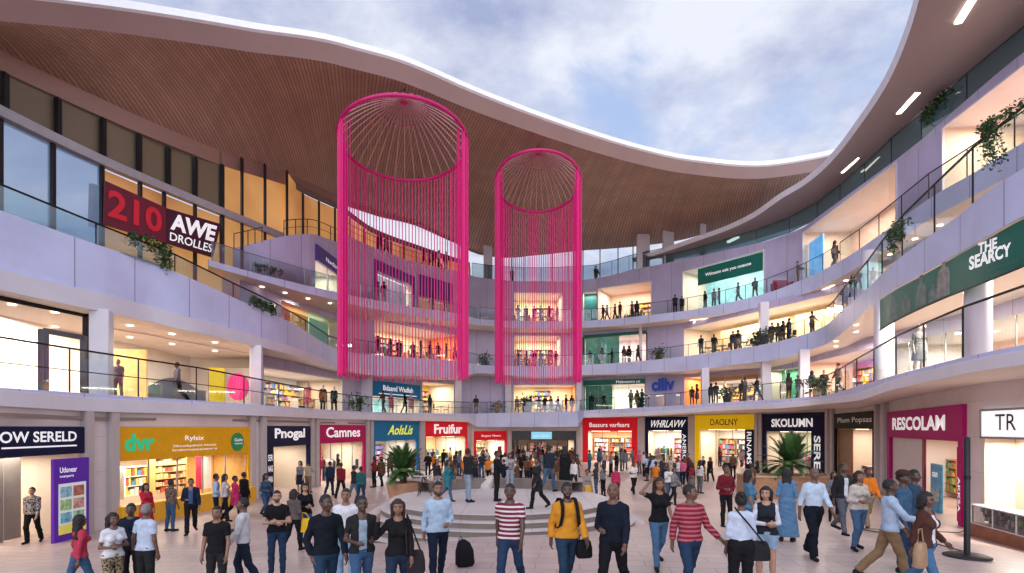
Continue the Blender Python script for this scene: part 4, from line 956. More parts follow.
def bounds(q, off):
    if q[0] == 'c':
        r = max(q[3], q[4])+off; lo = [min(q[1][i], q[2][i])-r for i in range(3)]; hi = [max(q[1][i], q[2][i])+r for i in range(3)]
    else:
        r = max(q[2])+off; lo = [q[1][i]-r for i in range(3)]; hi = [q[1][i]+r for i in range(3)]
    return lo, hi
def sdf(prims, vox, off=0., cut=None, clips=None):
    los, his = zip(*[bounds(q, off) for q in prims]); lo = np.min(los, 0)-.03; hi = np.max(his, 0)+.03
    f = Field(lo, hi, vox)
    for q in prims:
        k = q[-1]; b0, b1 = bounds(q, off); pad = k+2.5*vox
        w = f.window(np.array(b0)-pad, np.array(b1)+pad); X, Y, Z = f.pts(w); d = prim_d(q, X, Y, Z, off)
        if clips and id(q) in clips:
            n, c = clips[id(q)]; d = np.maximum(d, (X-c[0])*n[0]+(Y-c[1])*n[1]+(Z-c[2])*n[2])
        A = f.F[w]; h = np.clip(.5+.5*(A-d)/max(k, 1e-4), 0, 1); f.F[w] = A*(1-h)+d*h-k*h*(1-h)
    if cut:
        X, Y, Z = f.pts(tuple(slice(0, n) for n in f.n)); f.F = np.maximum(f.F, cut(X, Y, Z)) if not isinstance(cut, tuple) else cut[1](f.F, X, Y, Z)
    f.F[0] = f.F[-1] = .2; f.F[:, 0] = f.F[:, -1] = .2; f.F[:, :, 0] = f.F[:, :, -1] = .2
    return f
CORN = np.array([(i, j, k) for i in (0, 1) for j in (0, 1) for k in (0, 1)])
EDG = [(a, b) for a in range(8) for b in range(a+1, 8) if np.abs(CORN[a]-CORN[b]).sum() == 1]
def surfnet(f):
    S = f.F < 0; n = f.n
    c = np.zeros(n-1, np.int8)
    for i, j, k in CORN: c += S[i:n[0]-1+i, j:n[1]-1+j, k:n[2]-1+k]
    I = np.argwhere((c > 0) & (c < 8))
    if len(I) == 0: return np.zeros((0, 3)), np.zeros((0, 4), int)
    val = np.stack([f.F[I[:, 0]+a, I[:, 1]+b, I[:, 2]+d] for a, b, d in CORN], 1)
    acc = np.zeros((len(I), 3)); cnt = np.zeros(len(I))
    for a, b in EDG:
        va, vb = val[:, a], val[:, b]; m = (va < 0) != (vb < 0); t = np.where(m, va/np.where(m, va-vb, 1), 0)
        acc += np.where(m[:, None], CORN[a]+t[:, None]*(CORN[b]-CORN[a]), 0); cnt += m
    V = (I+acc/cnt[:, None])*f.v+f.lo
    idx = np.full(n-1, -1, np.int32); idx[I[:, 0], I[:, 1], I[:, 2]] = np.arange(len(I))
    quads = []
    for ax in range(3):
        u, w = (ax+1) % 3, (ax+2) % 3
        sl = [slice(None)]*3; s0 = list(sl); s1 = list(sl); s0[ax] = slice(0, -1); s1[ax] = slice(1, None)
        A, B = S[tuple(s0)], S[tuple(s1)]; E = np.argwhere(A != B)
        E = E[(E[:, u] > 0) & (E[:, w] > 0) & (E[:, u] < n[u]-1) & (E[:, w] < n[w]-1)]
        if len(E) == 0: continue
        fl = A[E[:, 0], E[:, 1], E[:, 2]]
        def at(du, dw):
            q = E.copy(); q[:, u] -= du; q[:, w] -= dw; return idx[q[:, 0], q[:, 1], q[:, 2]]
        Q = np.stack([at(1, 1), at(0, 1), at(0, 0), at(1, 0)], 1); Q[~fl] = Q[~fl][:, ::-1]
        quads.append(Q[(Q >= 0).all(1)])
    return V, np.concatenate(quads)
def npmesh(name, V, Q, mats):
    me = bpy.data.meshes.new(name); me.vertices.add(len(V)); me.vertices.foreach_set('co', V.astype(np.float32).ravel())
    me.loops.add(len(Q)*4); me.loops.foreach_set('vertex_index', Q.ravel().astype(np.int32)); me.polygons.add(len(Q))
    me.polygons.foreach_set('loop_start', np.arange(0, len(Q)*4, 4, dtype=np.int32))
    me.polygons.foreach_set('use_smooth', np.ones(len(Q), bool)); me.update(calc_edges=True)
    for m in mats: me.materials.append(m)
    return me
def va(*p): return np.array(p, float)
def skinmat(tone):
    k = 'skin_%d' % tone
    if k in MATS: return MATS[k]
    col = [(.40,.22,.15), (.22,.11,.068), (.135,.066,.042), (.08,.041,.028)][tone]
    m, nt, b = newmat(k); o, no = var(nt, col, .1, 12)
    at = N(nt, 'ShaderNodeAttribute', attribute_name='paint'); mx = N(nt, 'ShaderNodeMix', data_type='RGBA')
    nt.links.new(at.outputs['Alpha'], mx.inputs['Factor']); nt.links.new(o, mx.inputs[6]); nt.links.new(at.outputs['Color'], mx.inputs[7])
    nt.links.new(mx.outputs[2], b.inputs['Base Color']); b.inputs['Roughness'].default_value = .45; b.inputs['Subsurface Weight'].default_value = .0
    MATS[k] = m; return m
def cloth(col, pat=None, col2=None):
    k = 'cloth_%s_%02d%02d%02d_%s' % (pat or 'plain', col[0]*99, col[1]*99, col[2]*99, '' if not col2 else '%02d%02d%02d' % tuple(int(c*99) for c in col2))
    if k in MATS: return MATS[k]
    m, nt, b = newmat(k); o, no = var(nt, col, .16, 9); tc = N(nt, 'ShaderNodeTexCoord')
    if pat == 'stripe':
        sx = N(nt, 'ShaderNodeSeparateXYZ'); nt.links.new(tc.outputs['Object'], sx.inputs[0])
        mu = N(nt, 'ShaderNodeMath', operation='MULTIPLY'); mu.inputs[1].default_value = 15.; nt.links.new(sx.outputs[2], mu.inputs[0])
        fr = N(nt, 'ShaderNodeMath', operation='FRACT'); nt.links.new(mu.outputs[0], fr.inputs[0]); gt = N(nt, 'ShaderNodeMath', operation='GREATER_THAN'); gt.inputs[1].default_value = .58; nt.links.new(fr.outputs[0], gt.inputs[0])
        mx = N(nt, 'ShaderNodeMix', data_type='RGBA'); nt.links.new(gt.outputs[0], mx.inputs['Factor']); nt.links.new(o, mx.inputs[6]); mx.inputs[7].default_value = c4(col2); o = mx.outputs[2]
    elif pat == 'blot':
        vo = N(nt, 'ShaderNodeTexNoise', Scale=28., Detail=1.5); nt.links.new(tc.outputs['Object'], vo.inputs[0]); gt = N(nt, 'ShaderNodeMath', operation='GREATER_THAN'); gt.inputs[1].default_value = .52; nt.links.new(vo.outputs[0], gt.inputs[0])
        mx = N(nt, 'ShaderNodeMix', data_type='RGBA'); nt.links.new(gt.outputs[0], mx.inputs['Factor']); nt.links.new(o, mx.inputs[6]); mx.inputs[7].default_value = c4(col2); o = mx.outputs[2]
    nt.links.new(o, b.inputs['Base Color']); b.inputs['Roughness'].default_value = .85; b.inputs['Specular IOR Level'].default_value = .08
    n2 = N(nt, 'ShaderNodeTexNoise', Scale=7., Detail=3.0); nt.links.new(tc.outputs['Object'], n2.inputs[0]); bp = N(nt, 'ShaderNodeBump', Strength=.6, Distance=.035); nt.links.new(n2.outputs[0], bp.inputs['Height']); nt.links.new(bp.outputs[0], b.inputs['Normal'])
    MATS[k] = m; return m
HAIRM = {c: mat('hair_'+n, v, .6, amt=.3, scale=30, bump=.6, bscale=60) for c, n, v in ((0,'black',(.012,.010,.010)), (1,'dark_brown',(.03,.016,.010)), (2,'grey',(.2,.19,.18)))}

class Body:
    """skeleton in metres for a 1.75 m person facing -Y"""
    def __init__(s, sex='m', pose='stand', ph=0., hy=0., build=1., seed=0):
        r = random.Random(seed); s.sex = sex; f = sex == 'f'; s.hy = hy
        s.L = []; s.A = []
        sw = .146 if f else .168; hw = .092
        swing = {'walk': 1.}.get(pose, 0.)
        for sd in (-1, 1):                         # legs
            if pose == 'walk': a = math.sin(ph+(0 if sd < 0 else math.pi))*.42; kb = max(.06, .5*max(0, -math.cos(ph+(0 if sd < 0 else math.pi)))*1.0)+(.12 if a < 0 else .04)
            elif pose == 'sit': a = 1.4; kb = 1.45
            else: a = r.uniform(-.06, .10); kb = r.uniform(.02, .12)
            hip = va(sd*hw, 0, .93); sp = .035 if pose != 'sit' else .05
            knee = hip+.435*va(sd*sp, -math.sin(a), -math.cos(a)); b = a-kb
            ank = knee+.415*va(sd*.01, -math.sin(b), -math.cos(b)); tip = b*.5 if pose != 'sit' else 0
            toe = ank+va(sd*.045, -.15*math.cos(max(-.5, min(.2, tip))), -.055+.15*math.sin(max(-.5, min(.0, tip)))*1.0); heel = ank+va(0, .045, -.055)
            s.L.append((hip, knee, ank, heel, toe))
        if pose == 'sit': drop = 0
        drop = min(min(l[4][2], l[3][2]) for l in s.L)-.028
        s.drop = drop
        for sd in (-1, 1):                         # arms
            sh = va(sd*sw, .005, 1.388); u = .29; fo = .255
            mode = pose
            if pose in ('walk', 'stand'): mode = 'hang'
            if isinstance(pose, tuple): mode = pose[1] if sd < 0 else pose[2]
            if s.__dict__.get('am'): pass
            s.A.append([sh, sd, mode])
        s.sw = sw; s.pose = pose; s.ph = ph; s.r = r
    def arms(s, modes):
        out = []
        for (sh, sd, _), mode in zip(s.A, modes):
            u, fo = .29, .25; r = s.r
            sw = -math.sin(s.ph+(0 if sd < 0 else math.pi))*.42 if s.pose == 'walk' else r.uniform(-.05, .12)
            if mode == 'hang': e = sh+u*va(sd*.16, -math.sin(sw)-.0, -math.cos(sw)*.97); b = sw+.28; w = e+fo*va(sd*.02, -math.sin(b), -math.cos(b)); cur = .5
            elif mode == 'bend': e = sh+u*va(sd*.22, .12, -.95); w = e+fo*va(-sd*.38, -.86, -.05+r.uniform(-.2, .2)); cur = .8
            elif mode == 'phone': e = sh+u*va(sd*.12, -.28, -.93); w = e+fo*va(-sd*.30, -.72, .55); cur = 1.
            elif mode == 'cross': e = sh+u*va(sd*.26, -.22, -.92); w = e+fo*va(-sd*.88, -.48, .10 if sd > 0 else -.02); cur = .7
            elif mode == 'head': e = sh+u*va(sd*.80, -.25, .30); w = e+fo*va(-sd*.62, -.05, .78); cur = .9
            elif mode == 'hair': e = sh+u*va(sd*.62, -.30, -.60); w = e+fo*va(-sd*.12, -.10, .99); cur = .9
            elif mode == 'hip': e = sh+u*va(sd*.45, .30, -.84); w = e+fo*va(-sd*.55, -.55, -.55); cur = .8
            elif mode == 'reach': e = sh+u*va(sd*.1, -.62, -.78); w = e+fo*va(-sd*.1, -.95, -.12); cur = .4
            elif mode == 'pocket': e = sh+u*va(sd*.30, .22, -.93); w = e+fo*va(-sd*.22, -.38, -.90); cur = .3
            elif mode == 'out': e = sh+u*va(sd*.42, -.02, -.91); w = e+fo*va(sd*.55, -.45, -.68); cur = .3
            out.append((sh, e, w, cur, sd))
        s.arm = out
    def prims(s, hands=True, m=1.):
        f = s.sex == 'f'; T = []; k = .03
        if f: tor = [(0,.0,.955,.158),(0,-.005,1.12,.122),(0,-.01,1.30,.142)]
        else: tor = [(0,0,.96,.150),(0,0,1.13,.140),(0,-.005,1.31,.163)]
        fy = 1.42
        for a, b in zip(tor[:-1], tor[1:]): T.append(('c', va(*a[:3]), va(*b[:3]), a[3]*m, b[3]*m, fy, .05))
        sh = s.sw-.012
        [T.append(('c', va(0, .012, 1.425), va(q*sh, .01, 1.392), .064, .056, 1.0, .05)) for q in (-1, 1)]
        T.append(('c', va(0, .012, 1.40), va(0, .01, 1.47), .10, .055, 1.1, .05))
        if f:
            for sd in (-1, 1): T.append(('e', va(sd*.068, -.095, 1.275), (.062, .055, .06), 0, .03))
        s.torso = list(T)
        leg = []
        for hip, knee, ank, heel, toe in s.L:
            leg.append([('c', hip+va(0,.01,0), knee, .092*m if not f else .096*m, .056, 1., .03), ('c', knee, knee*.62+ank*.38+va(0,.018,0), .054, .057, 1., .02), ('c', knee*.62+ank*.38+va(0,.018,0), ank, .057, .036, 1., .02),
                        ('c', heel, toe, .033, .026, 1., .02)])
        s.leg = leg
        arm = []; hand = []
        for shp, e, w, cur, sd in s.arm:
            arm.append([('c', shp, e, .048 if not f else .040, .038 if not f else .032, 1., .025), ('c', e, w, .038 if not f else .032, .026 if not f else .022, 1., .015)])
            d = (w-e)/np.linalg.norm(w-e); side = va(-1, 0, 0)*sd; side = side-d*np.dot(side, d); side /= max(1e-6, np.linalg.norm(side)); nrm = np.cross(d, side)*sd   # palm direction
            H = [('c', w, w+d*.075, .026, .030, 1., .015)]
            if hands:
                base_ = w+d*.085; fdir = side*.0
                across = np.cross(side, d); across /= np.linalg.norm(across)      # finger row runs front to back
                for q, (o, ln) in enumerate(((.030,.072), (.010,.080), (-.010,.075), (-.029,.058))):
                    a0 = base_+across*o; b0 = a0+(d*math.cos(cur*.5)+side*math.sin(cur*.5))*ln*.55; c0 = b0+(d*math.cos(cur*1.3)+side*math.sin(cur*1.3))*ln*.5
                    H.append(('c', a0-d*.015, b0, .0105, .0098, 1., .004)); H.append(('c', b0, c0, .0095, .008, 1., .003))
                t0 = w+d*.03+across*.026; t1 = t0+(d*.75+across*.55+side*.3)*.042; t2 = t1+(d*.9+across*.1+side*.4)*.03
                H.append(('c', t0, t1, .013, .0115, 1., .008)); H.append(('c', t1, t2, .011, .009, 1., .004))
            else: H.append(('c', w+d*.075, w+d*.15+side*.02, .03, .018, 1., .01))
            hand.append(H)
        s.armp = arm; s.hand = hand
        y = s.hy; co, si = math.cos(y), math.sin(y)
        def rot(p): return va(p[0]*co-p[1]*si, p[0]*si+p[1]*co, p[2])
        s.rot = rot
        hd = [('c', va(0,.012,1.45), rot(va(0,-.008,1.565)), .056 if not f else .048, .050 if not f else .044, 1., .03),
              ('e', rot(va(0,-.004,1.645)), (.078,.098,.108), y, .02), ('c', rot(va(0,-.035,1.60)), rot(va(0,-.060,1.562)), .060, .036, 1., .025),
              ('c', rot(va(0,-.094,1.645)), rot(va(0,-.113,1.607)), .010, .0155, 1., .010), ('c', rot(va(-.03,-.085,1.668)), rot(va(.03,-.085,1.668)), .013, .013, 1., .014),
              ('c', rot(va(-.018,-.094,1.573)), rot(va(.018,-.094,1.573)), .010, .010, 1., .01)]
        for sd in (-1, 1): hd.append(('e', rot(va(sd*.082,.008,1.628)), (.011,.022,.032), y, .006)); hd.append(('e', rot(va(sd*.045,-.072,1.607)), (.024,.024,.026), y, .02))
        s.head = hd
        return s
    def all(s): return s.torso+[q for l in s.leg for q in l]+[q for a in s.armp for q in a]+[q for h in s.hand for q in h]+s.head
def wr(X, Y, Z, a, sd):   # soft folds
    return a*(np.sin(31*Z+9*X+sd)*np.sin(17*X-13*Y+2*sd)+.6*np.sin(53*Z-23*X+11*Y+sd*3))
def make_person(spec, vox, hands, det=True):
    """returns list of (part name, mesh, material) in body space"""
    B = Body(spec.get('sex', 'm'), spec.get('pose', 'stand'), spec.get('ph', .8), spec.get('hy', 0.), 1, spec.get('seed', 0)); B.arms(spec.get('arms', ('hang', 'hang'))); B.prims(hands, spec.get('fat', 1.))
    out = []; f = B.sex == 'f'; sd = spec.get('seed', 0); dz = B.drop; rot = B.rot
    def emit(name, fld, m):
        V, Q = surfnet(fld)
        if len(V) == 0: return None
        V = V-np.array([0, 0, dz]); me = npmesh(name, V, Q, [m]); out.append((name, me, m)); return me, V
    # --- body
    fld = sdf(B.all(), vox); V, Q = surfnet(fld); P_ = np.zeros((len(V), 4), np.float32)
    co, si = math.cos(B.hy), math.sin(B.hy); hx = V[:, 0]*co+V[:, 1]*si; hyy = -V[:, 0]*si+V[:, 1]*co; hz = V[:, 2]
    if det:
        def paint(mask, c, a): P_[mask] = (c[0], c[1], c[2], a)
        front = hyy < -.055
        if spec.get('beard'): paint(front & (hz < 1.592) & (hz > 1.515) & (np.abs(hx) < .075), (.012,.01,.01), .9); paint((hyy < -.02) & (hz < 1.60) & (hz > 1.54) & (np.abs(hx) > .045), (.012,.01,.01), .85)
        paint(front & (np.abs(hz-1.573) < .010) & (np.abs(hx) < .028), (.16,.05,.045), .75)
        for e in (-.034, .034):
            paint(front & ((hx-e)**2/.016**2+(hz-1.642)**2/.009**2 < 1), (.16,.14,.13), .6); paint(front & ((hx-e)**2+(hz-1.642)**2 < .0075**2), (.01,.008,.008), 1.)
            paint(front & (np.abs(hz-1.668) < .007) & (np.abs(hx-e) < .024), (.012,.01,.01), .85)
        if spec.get('glasses'): paint((hyy < -.03) & (np.abs(hz-1.645) < .014) & (np.abs(np.abs(hx)-.036) < .026), (.01,.01,.012), .95)
    V2 = V-np.array([0, 0, dz]); me = npmesh('person', V2, Q, [skinmat(spec.get('skin', 2))])
    at = me.color_attributes.new('paint', 'FLOAT_COLOR', 'POINT'); at.data.foreach_set('color', P_.ravel())
    out.append(('person', me, None))
    # --- trousers / skirt / shorts
    bt, bc = spec.get('bottom', ('jeans', (.04,.08,.17)))[:2]; bm = cloth(bc, *spec.get('bottom', (0, 0))[2:])
    clips = {}; pr = []
    pel = ('c', B.torso[0][1], B.torso[0][1]*.55+B.torso[0][2]*.45, B.torso[0][3], B.torso[0][3]*.55+B.torso[0][4]*.45, 1.42, .04)
    if bt in ('jeans', 'trousers', 'shorts'):
        ex = {'jeans': .008, 'trousers': .012 if not spec.get('tuck') else .019, 'shorts': .018}[bt]; pr = [pel]
        for l, (hip, knee, ank, heel, toe) in zip(B.leg, B.L):
            a = list(l[0]); pr.append(tuple(a))
            if bt == 'shorts':
                d = (knee-hip)/np.linalg.norm(knee-hip); clips[id(pr[-1])] = (d, hip+(knee-hip)*.62)
            else:
                b = list(l[1]); c = list(l[2]); c[4] = .045 if bt == 'jeans' else .056; b[3] += .004; pr += [tuple(b), tuple(c)]; d = (ank-knee)/np.linalg.norm(ank-knee); clips[id(pr[-1])] = (d, ank+d*.015)
        top = 1.045 if spec.get('tuck') else .985
        fl_ = sdf(pr, vox, ex, ('f', lambda Fd, X, Y, Z: np.maximum(Fd+wr(X, Y, Z, .0035, sd), Z-top)), clips); emit('trousers' if bt != 'shorts' else 'shorts', fl_, bm)
    elif bt in ('skirt', 'dress'):
        ln = spec.get('len', .52); pr = [pel, ('c', va(0,0,.95), va(0,0,ln), .165, .215 if ln > .3 else .26, 1.25, .05)]
        fl_ = sdf(pr, vox, .014, ('f', lambda Fd, X, Y, Z: np.maximum(np.maximum(Fd+wr(X, Y, Z, .006, sd), Z-1.06), ln-Z))); emit('skirt', fl_, bm)
    # --- top
    tt, tcol = spec.get('top', ('tee', (.3,.3,.3)))[:2]; tm = cloth(tcol, *spec.get('top', (0, 0))[2:])
    sl = {'tee': .62, 'long': 2., 'jacket': 2., 'tank': 0, 'vest': 0, 'coat': 2.}[tt]; ex = {'tee': .015, 'long': .015, 'jacket': .020, 'tank': .010, 'vest': .018, 'coat': .024}[tt]
    hem = {'coat': .62}.get(tt, .915 if not spec.get('tuck') else 1.02); clips = {}; pr = list(B.torso)
    if not spec.get('tuck'):
        for hip, knee, ank, heel, toe in B.L: pr.append(('c', hip+va(0,.01,0), hip+(knee-hip)*.2, .094, .088, 1., .05))
    if tt == 'coat': pr.append(('c', va(0,0,.95), va(0,0,.5), .165, .20, 1.3, .05))
    if sl:
        for a, (shp, e, w, cur, s_) in zip(B.armp, B.arm):
            u = list(a[0]); pr.append(tuple(u)); d = (e-shp)/np.linalg.norm(e-shp)
            if sl < 1: clips[id(pr[-1])] = (d, shp+(e-shp)*sl)
            else:
                v = list(a[1]); v[4] += .006; pr.append(tuple(v)); d = (w-e)/np.linalg.norm(w-e); clips[id(pr[-1])] = (d, w-d*.015)
    def tcut(Fd, X, Y, Z):
        Fd = Fd+wr(X, Y, Z, .003, sd+1); hm = hem+.004*np.sin(14*X+sd)
        nk = (1.482-.55*np.maximum(0, -Y-.01)*(1.3 if f else .8) if tt not in ('tank',) else 1.45-.9*np.maximum(0, -Y)+0*X)+4*np.maximum(0, np.abs(X)-.085)
        Fd = np.maximum(np.maximum(Fd, hm-Z), Z-nk)
        if tt in ('tank', 'vest'): Fd = np.maximum(Fd, np.abs(X)-(.118 if tt == 'tank' else .150)-.25*np.maximum(0, 1.33-Z))
        if spec.get('open'): Fd = np.maximum(Fd, np.where((Y < -.02), .055-np.abs(X+.01), -1))
        return Fd
    emit({'tee': 'tee_shirt', 'long': 'shirt', 'jacket': 'jacket', 'tank': 'tank_top', 'vest': 'vest', 'coat': 'coat'}[tt], sdf(pr, vox, ex, ('f', tcut), clips), tm)
    if spec.get('open') or spec.get('under'):
        um = cloth(spec.get('under', (.6,.6,.6))); us = tt == 'vest'; pr = list(B.torso); clips = {}
        if us:
            for a, (shp, e, w, cur, s_) in zip(B.armp, B.arm): pr += [tuple(a[0]), tuple(a[1])]; d = (w-e)/np.linalg.norm(w-e); clips[id(pr[-1])] = (d, w-d*.015)
        emit('under_shirt', sdf(pr, vox, .008 if not us else .011, ('f', lambda Fd, X, Y, Z: np.maximum(np.maximum(Fd, .93-Z), Z-1.455+.5*np.maximum(0, -Y))), clips), um)
    # --- shoes
    sm = cloth(spec.get('shoes', (.02,.02,.022)))
    for l, (hip, knee, ank, heel, toe) in zip(B.leg, B.L):
        pr = [('c', heel+va(0,0,.004), toe+va(0,0,.004), .036, .031, 1., .02), ('c', ank, heel*.5+ank*.5, .036, .036, 1., .03)]
        emit('shoe', sdf(pr, max(vox*.8, .009), .007, ('f', lambda Fd, X, Y, Z, z=ank[2]: np.maximum(Fd, Z-z-.02))), sm)
    # --- hair
    hs = spec.get('hair', 'short')
    if hs != 'bald':
        thick = {'short': .007, 'crop': .004, 'afro': .05, 'bob': .016, 'long': .016, 'bun': .014}[hs]
        pr = [('e', rot(va(0,.008,1.655)), (.080+thick*.8,.100+thick*.8,.108+thick), B.hy, .02)]
        if hs in ('long', 'bob'):
            ln = {'long': spec.get('hl', 1.30), 'bob': 1.52}[hs]
            for o in (-.06, 0, .06): pr.append(('c', rot(va(o,.045,1.66)), va(rot(va(o*1.15,.075,0))[0], rot(va(0,.075,0))[1]+.01, ln), .055, .034, 1., .04))
            for o in (-.078, .078): pr.append(('c', rot(va(o,.01,1.68)), rot(va(o*1.1,.025,max(ln, 1.46))), .027, .02, 1., .03))
        if hs == 'bun': pr.append(('e', rot(va(0,.085,1.735)), (.05,.05,.048), 0, .02))
        def hcut(Fd, X, Y, Z):
            x = X*co+Y*si; y = -X*si+Y*co
            if hs == 'afro': face = np.maximum(np.maximum(y+.055, Z-1.70), np.abs(x)-.085)
            else: face = np.maximum(np.maximum(y+.030, Z-(1.702-.10*np.maximum(0, np.abs(x)-.03))), np.abs(x)-.072)
            low = {'short': 1.585, 'crop': 1.60, 'afro': 1.575, 'bun': 1.57}.get(hs)
            Fd = np.maximum(Fd+.004*np.sin(70*X+3*sd)*np.sin(64*Z+40*Y), -face)
            if low: Fd = np.maximum(Fd, low-Z+.25*np.minimum(0, y-.02)*(-1))
            return Fd
        emit('hair', sdf(pr, vox, 0, ('f', hcut)), HAIRM[spec.get('hc', 0)])
    if spec.get('hat'):
        pr = [('e', rot(va(0,.0,1.72)), (.095,.11,.07), B.hy, .02), ('e', rot(va(0,-.01,1.70)), (.135,.155,.012), B.hy, .01)]
        emit('hat', sdf(pr, vox, 0, lambda X, Y, Z: 1.69-Z), cloth(spec['hat']))
    return out
def place(parts, loc, yaw, sc, label, group, cat='person', nm='person'):
    body = None
    for name, me, m in parts:
        if body is None:
            body = link(nm, me); body.location = loc; body.rotation_euler = (0, 0, yaw); body.scale = (sc, sc, sc); tag(body, label, cat, group)
        else: link(name, me, body)
    return body
GA = 'people walking in the foreground of the plaza'; GB = 'people in the middle of the plaza'
NV = (.012,.018,.035); BK = (.012,.012,.014); JN = (.045,.095,.19); JD = (.02,.04,.085); WH = (.62,.62,.66); LB = (.36,.46,.62); BG = (.42,.36,.29)
def solve(px, Hpx, h):
    d = F*h/Hpx; X = (px-512)/F*d; return X, d, g(X, d)
